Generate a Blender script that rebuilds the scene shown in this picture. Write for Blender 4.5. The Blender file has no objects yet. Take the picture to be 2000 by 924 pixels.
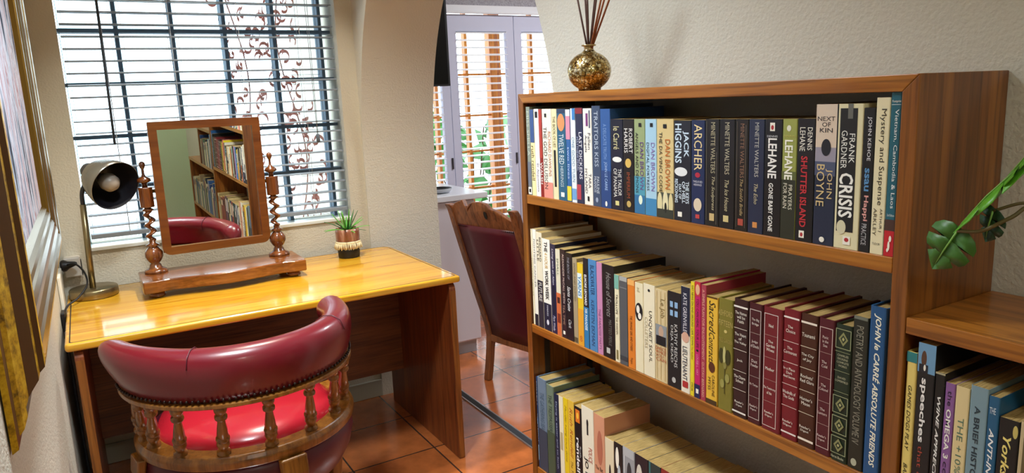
import bpy, bmesh, math, random
from mathutils import Vector, Matrix
random.seed(7)
S = bpy.context.scene
COL = S.collection
PI = math.pi
# ---------------------------------------------------------------- camera
cam = bpy.data.cameras.new('camera'); cam.sensor_fit = 'HORIZONTAL'; cam.sensor_width = 36.0
cam.lens = 1419.2 / 2000 * 36; cam.clip_start = 0.02; cam.clip_end = 100
camo = bpy.data.objects.new('camera', cam); COL.objects.link(camo)
_pit, _rol, _yaw = 0.18797, -0.04370, 0.52468
_f = Vector((math.sin(_yaw)*math.cos(_pit), math.cos(_yaw)*math.cos(_pit), -math.sin(_pit)))
_r = Vector((math.cos(_yaw), -math.sin(_yaw), 0)); _u = _r.cross(_f)
_r2 = math.cos(_rol)*_r + math.sin(_rol)*_u; _u2 = -math.sin(_rol)*_r + math.cos(_rol)*_u
camo.matrix_world = Matrix(((_r2.x, _u2.x, -_f.x, 0), (_r2.y, _u2.y, -_f.y, 0), (_r2.z, _u2.z, -_f.z, 1.4), (0, 0, 0, 1)))
S.camera = camo
# ---------------------------------------------------------------- view, sky, lights
vs = S.view_settings
S.display_settings.display_device = 'sRGB'
vs.view_transform = 'Standard'; vs.look = 'None'; vs.gamma = 1.0; vs.use_curve_mapping = False; vs.exposure = 0.0
S.cycles.max_bounces = 10; S.cycles.diffuse_bounces = 5; S.cycles.glossy_bounces = 5; S.cycles.transparent_max_bounces = 24
S.cycles.use_denoising = True; S.cycles.sample_clamp_indirect = 6.0
wd = bpy.data.worlds.new('sky'); S.world = wd; wd.use_nodes = True
wd.node_tree.nodes['Background'].inputs[0].default_value = (0.74, 0.90, 1.0, 1)
wd.node_tree.nodes['Background'].inputs[1].default_value = 5.0
def area(name, loc, target, sx, sy, power, color, portal=False, shape='RECTANGLE', spread=None):
    d = bpy.data.lights.new(name, 'AREA'); d.shape = shape; d.size = sx; d.size_y = sy; d.energy = power; d.color = color
    if spread: d.spread = spread
    d.cycles.is_portal = portal
    o = bpy.data.objects.new(name, d); COL.objects.link(o); o.location = loc
    o.rotation_euler = (Vector(target)-Vector(loc)).to_track_quat('-Z', 'Y').to_euler(); return o
area('daylight_portal', (0.5, 3.5, 1.5), (0.5, 0, 1.5), 1.1, 1.4, 1, (1, 1, 1), True)
area('daylight_portal', (2.2, 4.3, 1.1), (2.2, 0, 1.1), 1.5, 2.0, 1, (1, 1, 1), True)
area('ceiling_and_fill_light', (0.62, 2.60, 2.44), (0.62, 2.60, 0), 0.10, 0.10, 14, (1.0, 0.94, 0.82), shape='DISK', spread=1.75)
area('ceiling_and_fill_light', (0.05, -0.90, 2.44), (0.05, -0.90, 0), 0.30, 0.30, 12, (1.0, 0.98, 0.92), shape='DISK')
area('ceiling_and_fill_light', (0.15, 1.55, 2.44), (0.15, 1.55, 0), 0.30, 0.30, 30, (0.84, 0.94, 1.0), shape='DISK', spread=2.0)  # added cool fill lamp, stands in for window daylight
area('ceiling_and_fill_light', (2.9, 2.7, 2.44), (2.9, 2.7, 0), 0.4, 0.4, 42, (0.90, 0.94, 1.0), shape='DISK')  # added unseen lamp, daylight-coloured fill for the far room
# ---------------------------------------------------------------- materials
def lin(h):
    if not isinstance(h, str): return tuple(h)[:3]
    c = [int(h[i:i+2], 16)/255 for i in (0, 2, 4)]
    return tuple(x/12.92 if x <= 0.04045 else ((x+0.055)/1.055)**2.4 for x in c)
_mc = {}
def mat(name, color, rough=0.5, metal=0.0, coat=0.0, spec=None):
    k = (name, str(color), rough, metal, coat)
    if k in _mc: return _mc[k]
    m = bpy.data.materials.new(name); m.use_nodes = True; b = m.node_tree.nodes['Principled BSDF']
    b.inputs['Base Color'].default_value = (*lin(color), 1); b.inputs['Roughness'].default_value = rough
    b.inputs['Metallic'].default_value = metal; b.inputs['Coat Weight'].default_value = coat; b.inputs['Coat Roughness'].default_value = 0.08
    if spec is not None: b.inputs['Specular IOR Level'].default_value = spec
    _mc[k] = m; return m
def nodes(m): return m.node_tree.nodes, m.node_tree.links, m.node_tree.nodes['Principled BSDF']
def coords(m, scale=(1, 1, 1), rot=(0, 0, 0)):
    N, L, b = nodes(m); t = N.new('ShaderNodeTexCoord'); mp = N.new('ShaderNodeMapping')
    mp.inputs['Scale'].default_value = scale; mp.inputs['Rotation'].default_value = rot
    L.new(t.outputs['Object'], mp.inputs[0]); return mp.outputs[0]
def ramp(m, fac, stops):
    N, L, b = nodes(m); r = N.new('ShaderNodeValToRGB')
    while len(r.color_ramp.elements) < len(stops): r.color_ramp.elements.new(0.5)
    for e, (p, c) in zip(r.color_ramp.elements, stops): e.position = p; e.color = (*lin(c), 1)
    L.new(fac, r.inputs[0]); return r.outputs[0]
def noise(m, vec, scale, detail=4, rough=0.55, dist=0.0):
    N, L, b = nodes(m); n = N.new('ShaderNodeTexNoise'); n.inputs['Scale'].default_value = scale
    n.inputs['Detail'].default_value = detail; n.inputs['Roughness'].default_value = rough; n.inputs['Distortion'].default_value = dist
    L.new(vec, n.inputs['Vector']); return n.outputs[0]
def bump(m, fac, strength, dist=0.002):
    N, L, b = nodes(m); n = N.new('ShaderNodeBump'); n.inputs['Strength'].default_value = strength; n.inputs['Distance'].default_value = dist
    L.new(fac, n.inputs['Height']); L.new(n.outputs[0], b.inputs['Normal'])
def wood(name, dark, mid, light, axis, rough=0.35, coat=0.3, s=1.0, fine=0.75):
    m = mat(name, mid, rough, 0, coat); N, L, b = nodes(m)
    sc = [26*s, 26*s, 26*s]; sc[axis] = 1.6*s
    v = coords(m, sc); f = noise(m, v, 1.0, 5, 0.6, 1.2)
    sc2 = [160*s, 160*s, 160*s]; sc2[axis] = 5*s
    v2 = coords(m, sc2); f2 = noise(m, v2, 1.0, 2, 0.5)
    c1 = ramp(m, f, [(0.3, dark), (0.5, mid), (0.72, light)]); c2 = ramp(m, f2, [(0.34, (0.45, 0.4, 0.36)), (0.5, (1, 1, 1))])
    x = N.new('ShaderNodeMix'); x.data_type = 'RGBA'; x.blend_type = 'MULTIPLY'; x.inputs[0].default_value = fine
    L.new(c1, x.inputs[6]); L.new(c2, x.inputs[7]); L.new(x.outputs[2], b.inputs['Base Color']); bump(m, f2, 0.12, 0.001); return m
def plaster(name, c, strength=0.5, rough=0.85, scale=140):
    m = mat(name, c, rough); N, L, b = nodes(m)
    bump(m, noise(m, coords(m), scale, 3), strength, 0.003); return m
OAK_Y = wood('oak along shelf', '7a4210', 'a0601a', 'b8782c', 1)
OAK_Z = wood('oak upright', '62340e', '824a16', '9a5e22', 2)
DESK_X = wood('honey desk veneer', 'b87818', 'd09820', 'dcac38', 0, 0.22, 0.6, fine=0.25)
DESK_E = wood('honey desk edge', 'a8641c', 'c88a30', 'd8a04a', 0, 0.3, 0.4)
DESK_Z = wood('red brown desk panel', '5a2a12', '7c3c18', '94501f', 2, 0.4, 0.2)
DESK_P = wood('brown modesty panel', '4e2812', '6c3c1a', '804c24', 0, 0.45, 0.1)
MAHO = wood('polished mahogany', '502810', '7c4418', '965c26', 0, 0.25, 0.6, fine=0.45)
MAHO_Z = wood('polished mahogany upright', '482210', '6e3a16', '8a5224', 2, 0.25, 0.6, fine=0.4)
CHAIRW = wood('turned chair wood', '5a3408', '80501a', '98682a', 2, 0.3, 0.4, fine=0.4)
FRAMEW = wood('plain mahogany frame', '5e3012', '6e3c16', '7c481c', 0, 0.3, 0.5, fine=0.15)
DINEW = wood('brown dining chair wood', '5a3018', '7e4a28', '935c36', 2, 0.4, 0.2)
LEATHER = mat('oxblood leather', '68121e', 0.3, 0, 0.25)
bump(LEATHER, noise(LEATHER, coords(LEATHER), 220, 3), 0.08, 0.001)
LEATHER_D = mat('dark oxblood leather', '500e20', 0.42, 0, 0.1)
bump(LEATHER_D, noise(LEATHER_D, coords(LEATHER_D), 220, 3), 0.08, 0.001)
BRASS = mat('antique brass', 'a88a4c', 0.28, 0.95); STUD = mat('dark stud', '2a1a14', 0.35, 0.6)
WHITE = mat('white paint', 'e8e8ec', 0.4); LILAC = mat('cool white shutter paint', 'c9cbe0', 0.45)
BLACK = mat('black plastic', '101014', 0.45); PLAST = mat('white plastic', 'e6e2d4', 0.4)
PAPER = mat('book pages', 'd8c493', 0.8)
_v = coords(PAPER, (40, 900, 40)); _n = noise(PAPER, _v, 1.0, 2)
nodes(PAPER)[1].new(ramp(PAPER, _n, [(0.35, '866a34'), (0.6, 'b4965a')]), nodes(PAPER)[2].inputs['Base Color'])
# ---------------------------------------------------------------- mesh builder
RM = {}
class MB:
    def __init__(s): s.v = []; s.f = []; s.mi = []; s.sm = []
    def add(s, vs, fs, mi=0, smooth=False):
        o = len(s.v); s.v += [Vector(v) for v in vs]
        for f in fs: s.f.append([o+i for i in f]); s.mi.append(mi); s.sm.append(smooth)
        return s
    def box(s, x0, x1, y0, y1, z0, z1, mi=0):
        return s.add([(x0,y0,z0),(x1,y0,z0),(x1,y1,z0),(x0,y1,z0),(x0,y0,z1),(x1,y0,z1),(x1,y1,z1),(x0,y1,z1)],
                     [(0,3,2,1),(4,5,6,7),(0,1,5,4),(1,2,6,5),(2,3,7,6),(3,0,4,7)], mi)
    def prism(s, pts, fn, a, b, mi=0, smooth=False):
        n = len(pts)
        return s.add([fn(p, a) for p in pts]+[fn(p, b) for p in pts],
                     [tuple(range(n-1, -1, -1)), tuple(range(n, 2*n))]+[(i, (i+1) % n, n+(i+1) % n, n+i) for i in range(n)], mi, smooth)
    def lathe(s, prof, o, axis=(0, 0, 1), n=24, mi=0, smooth=True, cap=True):
        q = Vector((0, 0, 1)).rotation_difference(Vector(axis).normalized()); o = Vector(o); vs = []; fs = []
        for r, h in prof:
            for k in range(n): vs.append(o+q @ Vector((r*math.cos(2*PI*k/n), r*math.sin(2*PI*k/n), h)))
        for j in range(len(prof)-1):
            for k in range(n): fs.append((j*n+k, j*n+(k+1) % n, (j+1)*n+(k+1) % n, (j+1)*n+k))
        if cap: fs.append(tuple(range(n-1, -1, -1))); fs.append(tuple(range((len(prof)-1)*n, len(prof)*n)))
        return s.add(vs, fs, mi, smooth)
    def rings(s, rs, closed=True, caps=True, mi=0, smooth=True):
        n = len(rs[0]); vs = [p for r in rs for p in r]; fs = []; m = n if closed else n-1
        for j in range(len(rs)-1):
            for k in range(m): fs.append((j*n+k, j*n+(k+1) % n, (j+1)*n+(k+1) % n, (j+1)*n+k))
        if caps: fs.append(tuple(range(n-1, -1, -1))); fs.append(tuple(range((len(rs)-1)*n, len(rs)*n)))
        return s.add(vs, fs, mi, smooth)
    def tube(s, pts, rad, n=10, mi=0):
        pts = [Vector(p) for p in pts]; rs = []; up = None
        for i, p in enumerate(pts):
            t = (pts[min(i+1, len(pts)-1)]-pts[max(i-1, 0)]).normalized()
            if up is None: up = t.orthogonal().normalized()
            up = (up-t*up.dot(t)).normalized(); w = t.cross(up); r = rad[i] if isinstance(rad, (list, tuple)) else rad
            rs.append([p+up*r*math.cos(2*PI*k/n)+w*r*math.sin(2*PI*k/n) for k in range(n)])
        return s.rings(rs, mi=mi)
    def ball(s, c, r, n=16, mi=0, sc=(1, 1, 1)):
        rs = []; c = Vector(c)
        for j in range(n//2+1):
            a = PI*max(0.02, min(j/(n//2), 0.98)); rs.append([c+Vector((sc[0]*r*math.sin(a)*math.cos(2*PI*k/n), sc[1]*r*math.sin(a)*math.sin(2*PI*k/n), -sc[2]*r*math.cos(a))) for k in range(n)])
        return s.rings(rs, mi=mi)
    def build(s, name, mats, parent=None, bevel=0, seg=2, solid=0, subsurf=0, loc=None):
        mats = mats if isinstance(mats, (list, tuple)) else [mats]
        if parent is not None: M = RM[parent]; inv = M.inverted()
        else:
            if loc is None:
                xs = [v.x for v in s.v]; ys = [v.y for v in s.v]; zs = [v.z for v in s.v]; loc = ((min(xs)+max(xs))/2, (min(ys)+max(ys))/2, min(zs))
            M = Matrix.Translation(loc); inv = M.inverted()
        me = bpy.data.meshes.new(name); me.from_pydata([inv @ v for v in s.v], [], s.f)
        for m in mats: me.materials.append(m)
        me.polygons.foreach_set('material_index', s.mi); me.polygons.foreach_set('use_smooth', s.sm)
        bm = bmesh.new(); bm.from_mesh(me); bmesh.ops.recalc_face_normals(bm, faces=bm.faces); bm.to_mesh(me); bm.free(); me.update()
        o = bpy.data.objects.new(name, me); COL.objects.link(o); RM[o] = M
        if parent is not None: o.parent = parent
        else: o.matrix_world = M
        if bevel:
            b = o.modifiers.new('bevel', 'BEVEL'); b.width = bevel; b.segments = seg; b.limit_method = 'ANGLE'; b.angle_limit = 0.6
        if solid: b = o.modifiers.new('solid', 'SOLIDIFY'); b.thickness = solid; b.offset = 0
        if subsurf: b = o.modifiers.new('sub', 'SUBSURF'); b.levels = subsurf; b.render_levels = subsurf
        return o
def spin(path_fn, prof, ts):   # sweep a closed profile: path_fn(t, (r, z)) -> point
    return [[Vector(path_fn(t, p)) for p in prof] for t in ts]
def thing(name, label, cat, loc, rotz=0, group=None):
    o = bpy.data.objects.new(name, None); COL.objects.link(o); o.empty_display_size = 0.05
    M = Matrix.Translation(loc) @ Matrix.Rotation(rotz, 4, 'Z'); o.matrix_world = M; RM[o] = M
    o['label'] = label; o['category'] = cat
    if group: o['group'] = group
    return o
def tag(o, label, cat, group=None):
    o['label'] = label; o['category'] = cat
    if group: o['group'] = group
    return o
def struct(o): o['kind'] = 'structure'; return o
def stuff(o, label, cat): o['kind'] = 'stuff'; return tag(o, label, cat)
def circ(r, n, a0=0, a1=2*PI): return [(r*math.cos(a0+(a1-a0)*i/n), r*math.sin(a0+(a1-a0)*i/n)) for i in range(n)]
def lerp(a, b, t): return a+(b-a)*t
def smoothpath(pts, n):   # Catmull-Rom through points
    P = [Vector(p) for p in pts]; P = [P[0]*2-P[1]]+P+[P[-1]*2-P[-2]]; out = []
    for i in range(1, len(P)-2):
        for k in range(n):
            t = k/n; a, b, c, d = P[i-1:i+3]
            out.append(0.5*((2*b)+(c-a)*t+(2*a-5*b+4*c-d)*t*t+(3*b-a-3*c+d)*t**3))
    return out+[P[-2]]
# ---------------------------------------------------------------- the room
WALL = plaster('cream plaster', 'c9c3b2', .7); WALL2 = plaster('plaster beside arch', 'cdcabe', 0.7)
CEIL = mat('ceiling paint', 'e6e2d6', 0.9)
def tile(name):
    m = mat(name, 'b05c30', 0.25, 0, 1.0); N, L, b = nodes(m); v = coords(m)
    k = N.new('ShaderNodeTexBrick'); k.offset = 0; k.squash = 1
    for n, val in (('Scale', 1.0), ('Mortar Size', 0.0035), ('Mortar Smooth', 0.1), ('Brick Width', 0.3445), ('Row Height', 0.3445), ('Bias', 0)): k.inputs[n].default_value = val
    L.new(v, k.inputs['Vector']); b.inputs['Coat Roughness'].default_value = .14; b.inputs['Coat IOR'].default_value = 1.9
    k.inputs['Color1'].default_value = (*lin('c4703a'), 1); k.inputs['Color2'].default_value = (*lin('b06030'), 1); k.inputs['Mortar'].default_value = (*lin('3a2c24'), 1)
    c = ramp(m, noise(m, v, 14, 4), [(0.3, (0.72, 0.72, 0.72)), (0.7, (1.1, 1.08, 1.05))])
    x = N.new('ShaderNodeMix'); x.data_type = 'RGBA'; x.blend_type = 'MULTIPLY'; x.inputs[0].default_value = 1
    L.new(k.outputs[0], x.inputs[6]); L.new(c, x.inputs[7]); L.new(x.outputs[2], b.inputs['Base Color'])
    inv = N.new('ShaderNodeMath'); inv.operation = 'SUBTRACT'; inv.inputs[0].default_value = 1; L.new(k.outputs[1], inv.inputs[1]); bump(m, inv.outputs[0], 0.6, 0.002)
    return m
struct(MB().box(-.6, 1.405, -1.6, 3.5, -.06, 0).build('floor', tile('terracotta floor tile'), loc=(1.085, 2.59, 0)))
struct(MB().box(1.445, 4.0, -1.6, 4.4, -.06, 0).build('floor', tile('terracotta floor tile'), loc=(1.74, 2.84, 0)))
struct(MB().box(-.6, 4.0, -1.6, 4.4, 2.5, 2.56).build('ceiling', CEIL))
struct(MB().box(-.26, -.14, -1.6, 3.6, 0, 2.5).build('wall_left', WALL))
struct(MB().box(-.26, 4.0, -1.72, -1.6, 0, 2.5).build('wall_front', plaster('pale green plaster', 'd0ecc8')))
# window wall with its opening
m = MB(); WX0, WX1, WZ0, WZ1, WY0, WY1 = -.028, 1.028, .893, 2.12, 3.245, 3.42
m.box(-.26, WX0, WY0, WY1, 0, 2.5).box(WX1, 1.105, WY0, WY1, 0, 2.5).box(WX0, WX1, WY0, WY1, 0, WZ0).box(WX0, WX1, WY0, WY1, WZ1, 2.5)
struct(m.build('wall_back', WALL))
struct(MB().box(WX0+.001, WX1-.001, 3.238, 3.335, WZ0-.012, WZ0+.004).build('trim_1', mat('pale sill paint', 'd9dcd6', 0.3), bevel=.003))
# right wall with the arch through it
out = [(-1.6, 0), (1.63, 0)]
for i in range(129):
    a = PI-PI*i/128; out.append((2.4325+.8025*math.cos(a), 1.15+1.05*math.sin(a)))
out += [(3.235, 0), (3.245, 0), (3.245, 2.5), (-1.6, 2.5)]
struct(MB().prism(out, lambda p, x: (x, p[0], p[1]), 1.105, 1.46).build('wall_right', WALL2))
struct(MB().box(1.105, 1.46, 3.245, 4.4, 0, 2.5).build('wall_partition', WALL2))
m = MB(); m.box(1.405, 1.411, 1.63, 3.235, -.06, .006, 1).box(1.411, 1.439, 1.63, 3.235, -.06, .004, 0).box(1.439, 1.445, 1.63, 3.235, -.06, .006, 1)
struct(m.build('trim_2', [mat('dark carpet strip', '23242a', 0.9), mat('aluminium edge', 'b9b9bc', 0.35, 0.9)]))
struct(MB().box(1.405, 1.445, -1.6, 1.63, -.06, 0).build('floor', mat('floor under wall', '6a5040', 0.8)))
struct(MB().box(1.405, 1.445, 3.235, 4.4, -.06, 0).build('floor', mat('floor under wall', '6a5040', 0.8)))
struct(MB().box(-.139, 1.103, 3.231, 3.2449, 0.001, .085).build('baseboard_back', mat('skirting tile', 'a8a494', 0.45), bevel=.003))
# glass block window
clear = bpy.data.materials.new('clear block glass'); clear.use_nodes = True
def thin_glass(m, tint, gl):
    N, L, b = nodes(m); N.remove(b); o = N['Material Output']; t = N.new('ShaderNodeBsdfTransparent'); t.inputs[0].default_value = (*tint, 1)
    g = N.new('ShaderNodeBsdfGlossy'); g.inputs['Roughness'].default_value = 0.08; x = N.new('ShaderNodeMixShader'); x.inputs[0].default_value = gl
    L.new(t.outputs[0], x.inputs[1]); L.new(g.outputs[0], x.inputs[2]); L.new(x.outputs[0], o.inputs[0])
thin_glass(clear, (0.97, 0.99, 1.0), 0.05)
edge = bpy.data.materials.new('aqua block rim glass'); edge.use_nodes = True; thin_glass(edge, (0.11, 0.17, 0.18), 0.06)
JX = [-.03+.2025*i for i in range(7)]; JZ = [1.728+.205*(i-4) for i in range(7)]
JX[0] = -.028; JX[5] = .984; JX[6] = 1.028
g = MB(); mo = MB()
for i in range(6):
    for j in range(6):
        x0, x1, z0, z1 = JX[i]+.005, JX[i+1]-.005, JZ[j]+.005, JZ[j+1]-.005
        if j == 0: z0 = WZ0+.002
        if x1-x0 < .05:
            g.add([(x0, 3.34, z0), (x1, 3.34, z0), (x1, 3.34, z1), (x0, 3.34, z1)], [(0, 1, 2, 3)], 0); continue
        b_ = .014
        vs = [(x0, 3.338, z0), (x1, 3.338, z0), (x1, 3.338, z1), (x0, 3.338, z1), (x0+.003, 3.336, z0+.003), (x1-.003, 3.336, z0+.003), (x1-.003, 3.336, z1-.003), (x0+.003, 3.336, z1-.003)]
        vs += [(x0+b_, 3.334, z0+b_), (x1-b_, 3.334, z0+b_), (x1-b_, 3.334, z1-b_), (x0+b_, 3.334, z1-b_), (x0+b_+.002, 3.334, z0+b_+.002), (x1-b_-.002, 3.334, z0+b_+.002), (x1-b_-.002, 3.334, z1-b_-.002), (x0+b_+.002, 3.334, z1-b_-.002)]
        R = lambda a: [(a+k, a+(k+1) % 4, a+4+(k+1) % 4, a+4+k) for k in range(4)]
        g.add(vs, R(0)+R(8), 1).add(vs[4:12], R(0), 0).add(vs[12:], [(0, 1, 2, 3)], 0)
        g.add([(x0, 3.405, z0), (x1, 3.405, z0), (x1, 3.405, z1), (x0, 3.405, z1)], [(0, 1, 2, 3)], 0)
for x in JX[1:6]: mo.box(x-.0065, x+.0065, 3.336, 3.41, WZ0, WZ1)
for z in JZ[1:6]: mo.box(WX0, WX1, 3.3365, 3.4095, z-.0065, z+.0065)
win = struct(mo.build('window_1', mat('grey block mortar', '66788a', 0.8))); g.build('glass_blocks', [clear, edge], win)
# far room: shutter wall, wallpaper above
SY = 4.12
papr = mat('grey damask wallpaper', 'a8a4aa', 0.6); N, L, b = nodes(papr)
wv = N.new('ShaderNodeTexVoronoi'); wv.inputs['Scale'].default_value = 16; L.new(noise(papr, coords(papr), 9, 5, 0.6, 2.5), wv.inputs['Vector'])
L.new(ramp(papr, noise(papr, coords(papr), 34, 3, 0.5, 3.0), [(0.42, '8d888e'), (0.5, 'b4b0b6'), (0.58, '96919a')]), b.inputs['Base Color'])
m = MB(); m.box(1.46, 1.5, SY, SY+.15, 0, 2.5).box(2.96, 4.0, SY, SY+.15, 0, 2.5).box(1.5, 2.96, SY, SY+.15, 1.97, 2.5).box(1.5, 2.96, SY, SY+.15, 0, .12)
struct(m.build('wall_far', papr))
struct(MB().box(3.9, 4.0, -1.6, SY, 0, 2.5).build('wall_side', WALL))
m = MB().box(1.49, 2.97, SY-.03, SY+.04, 1.925, 1.968).box(1.49, 2.97, SY-.045, SY-.03, 1.918, 1.93)
struct(m.build('trim_3', WHITE, bevel=.002))
# timber window beyond the shutters
TIM = wood('orange garden timber', 'b0601a', 'd07c22', 'dc9038', 2, 0.5, 0.1)
m = MB()
for x in (1.55, 1.86, 1.95, 2.17, 2.41, 2.66, 2.92): m.box(x-.010, x+.010, 4.23, 4.27, .12, 1.97)
for x in (2.36,): m.box(x-.026, x+.026, 4.22, 4.28, .12, 1.97)
for z in (.5, .83, 1.07, 1.3, 1.56, 1.9): m.box(1.5, 2.96, 4.235, 4.265, z-.006, z+.006)
struct(m.build('window_2', TIM))
# ---------------------------------------------------------------- desk
t = thing('writing_desk', 'honey topped wooden desk with dark panel sides standing under the blind', 'desk', (.524, 2.82, 0))
def rrect(x0, x1, y0, y1, r0, r1):   # r0 front corners, r1 back corners
    o = []
    for cx, cy, r, a in ((x0+r0, y0+r0, r0, PI), (x1-r0, y0+r0, r0, 1.5*PI), (x1-r1, y1-r1, r1, 0), (x0+r1, y1-r1, r1, .5*PI)):
        o += [(cx+r*math.cos(a+PI/2*i/6), cy+r*math.sin(a+PI/2*i/6)) for i in range(7)]
    return o
ZP = lambda p, z: (p[0], p[1], z)
top = MB().prism(rrect(-.124, 1.174, 2.432, 3.197, .012, .05), ZP, .7195, .745).build('desktop', DESK_X, t, bevel=.008, seg=4)
m = MB(); a = rrect(-.112, 1.160, 2.446, 3.185, .008, .04); b_ = rrect(-.1085, 1.1565, 2.4495, 3.1815, .008, .04); n = len(a)
m.add([(*p, .7453) for p in a]+[(*p, .7453) for p in b_], [(i, (i+1) % n, n+(i+1) % n, n+i) for i in range(n)])
m.build('inlay_line', mat('black inlay', '20180c', .5), top)
for x0 in (-.104, 1.128):
    pf = rrect(2.445, 3.15, 0, .7195, .0, .0)
    pts = [(2.440, 0), (3.15, 0), (3.15, .7195), (2.47, .7195)]+[(2.47-.03*math.sin(PI/2*i/6), .6895+.03*math.cos(PI/2*i/6)) for i in range(1, 7)]
    MB().prism(pts, lambda p, x: (x, p[0], p[1]), x0, x0+.025).build('side_panel', DESK_Z, t, bevel=.002)
    ex = MB().box(x0+.0012, x0+.0238, 2.4382, 2.4402, .004, .688).build('edge_band', OAK_Z, t)
MB().box(-.079, 1.128, 2.985, 3.005, .212, .7195).build('modesty_panel', DESK_P, t, bevel=.001)
# ---------------------------------------------------------------- leather desk chair
CX, CY = .320, 2.212
t = thing('captains_chair', 'oxblood leather tub chair with turned wooden spindles drawn up to the desk', 'armchair', (CX, CY, 0))
A0, A1 = math.radians(-188), math.radians(20)
def arc(t, p, cx=CX, cy=CY): a = lerp(A0, A1, t); r = p[0]+(.050*max(0, 1-t/.24)**1.5+.022*max(0, 1-(1-t)/.2)**1.5)*max(0, (p[1]-.66)/.14); return (cx+r*math.cos(a), cy+r*math.sin(a), p[1])
pad = [(.306, .660), (.316, .668), (.326, .695), (.334, .730), (.336, .762), (.326, .790), (.302, .804), (.275, .802), (.254, .789), (.245, .768), (.250, .744), (.262, .722), (.272, .69), (.280, .664), (.292, .657)]
cr, cz = .292, .735
TS = [i/48 for i in range(49)]
rs = []
for tt in TS:
    d = min(tt, 1-tt)/.055; k = 1.0 if d >= 1 else max(.12, math.sqrt(max(0, 1-(1-d)**2)))
    lift = .0
    rs.append([Vector(arc(tt, (cr+(r-cr)*k, cz+(z-cz)*k))) for r, z in pad])
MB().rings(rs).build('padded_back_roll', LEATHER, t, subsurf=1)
for tt in (.325, .72):
    MB().tube([arc(tt, (cr+(r-cr)*1.012, cz+(z-cz)*1.012)) for r, z in pad[4:11]], .0014, 6).build('seam', LEATHER_D, t)
sec = [(.326, .648), (.326, .661), (.276, .661), (.276, .648)]
MB().rings(spin(lambda u, p: arc(u, p), sec, [.03+.94*i/48 for i in range(49)]), smooth=False).build('back_rail', CHAIRW, t, bevel=.003)
m = MB()
for i in range(70):
    c = arc(.05+.9*i/69, (.3235, .672)); m.ball(c, .0042, 8)
stuff_ = m.build('nail_studs', STUD, t)
RC = (.335, 2.262)
sec = [(.318, .446), (.321, .468), (.312, .484), (.262, .484), (.256, .470), (.258, .446)]
MB().rings(spin(lambda u, p: arc(u, p, *RC), sec, [i/48 for i in range(49)]), smooth=False).build('seat_rail', CHAIRW, t, bevel=.004)
sp = [(.011, 0), (.0185, .003), (.0185, .009), (.010, .013), (.0115, .020), (.0175, .036), (.0165, .046), (.0105, .051), (.0185, .054), (.0185, .058), (.0115, .062), (.0155, .068), (.0135, .09), (.0095, .120), (.0085, .126), (.0165, .130), (.0165, .135), (.0085, .139), (.0105, .144), (.0165, .154), (.0175, .164), (.012, .172)]
for p0, p1 in (((.038, 2.30), (.028, 2.20)), ((.044, 2.23), (.036, 2.13)), ((.062, 2.165), (.064, 2.063)), ((.120, 2.062), (.120, 1.985)), ((.222, 1.999), (.218, 1.928)), ((.345, 1.979), (.336, 1.914)), ((.463, 2.010), (.456, 1.953)), ((.559, 2.098), (.545, 2.022)), ((.612, 2.178), (.592, 2.072)), ((.626, 2.26), (.614, 2.16))):
    p0 = Vector((*p0, .483)); p1 = Vector((*p1, .650))
    k = (p1-p0).length/.172
    MB().lathe([(r, h*k) for r, h in sp], p0, p1-p0, 16).build('spindle', CHAIRW, t)
# seat cushion and leather apron
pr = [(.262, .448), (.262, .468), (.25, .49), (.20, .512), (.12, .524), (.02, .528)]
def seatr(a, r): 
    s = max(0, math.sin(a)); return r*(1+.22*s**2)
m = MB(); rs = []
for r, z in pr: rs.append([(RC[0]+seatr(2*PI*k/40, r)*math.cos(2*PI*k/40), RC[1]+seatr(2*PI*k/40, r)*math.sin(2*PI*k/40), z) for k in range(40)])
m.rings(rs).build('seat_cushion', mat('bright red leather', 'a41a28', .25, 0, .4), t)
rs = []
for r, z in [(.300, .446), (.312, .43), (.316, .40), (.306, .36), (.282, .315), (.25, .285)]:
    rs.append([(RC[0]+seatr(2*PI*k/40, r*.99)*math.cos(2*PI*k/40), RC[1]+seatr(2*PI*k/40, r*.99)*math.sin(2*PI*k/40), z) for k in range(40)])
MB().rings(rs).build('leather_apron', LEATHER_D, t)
for deg in (-80, 15, 100, 190):
    a = math.radians(deg); u = Vector((math.cos(a), math.sin(a), 0)); w = Vector((-u.y, u.x, 0)); c = Vector((RC[0], RC[1], 0)); k = 1.2 if deg == 100 else 1.0
    rs = []
    for z, r, hw, ht in ((.0, .30, .016, .016), (.12, .275, .018, .018), (.25, .285, .024, .02), (.33, .312, .036, .016), (.40, .326, .038, .012), (.447, .318, .038, .014)):
        q = c+u*r*k; rs.append([q+u*ht+w*hw+Vector((0, 0, z)), q+u*ht-w*hw+Vector((0, 0, z)), q-u*ht-w*hw+Vector((0, 0, z)), q-u*ht+w*hw+Vector((0, 0, z))])
    MB().rings(rs, smooth=False).build('leg', CHAIRW, t, bevel=.005)
for u, s in ((.012, -1), (.988, 1)):
    c = Vector(arc(u, (.30, .69))); d = (Vector(arc(u+.01*s, (.30, .69)))-c).normalized()
    MB().lathe([(.008, .0), (.024, .0), (.026, .008), (.018, .014), (.010, .016), (.010, .02), (.002, .022)], c, d, 18).build('arm_scroll', CHAIRW, t)
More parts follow.
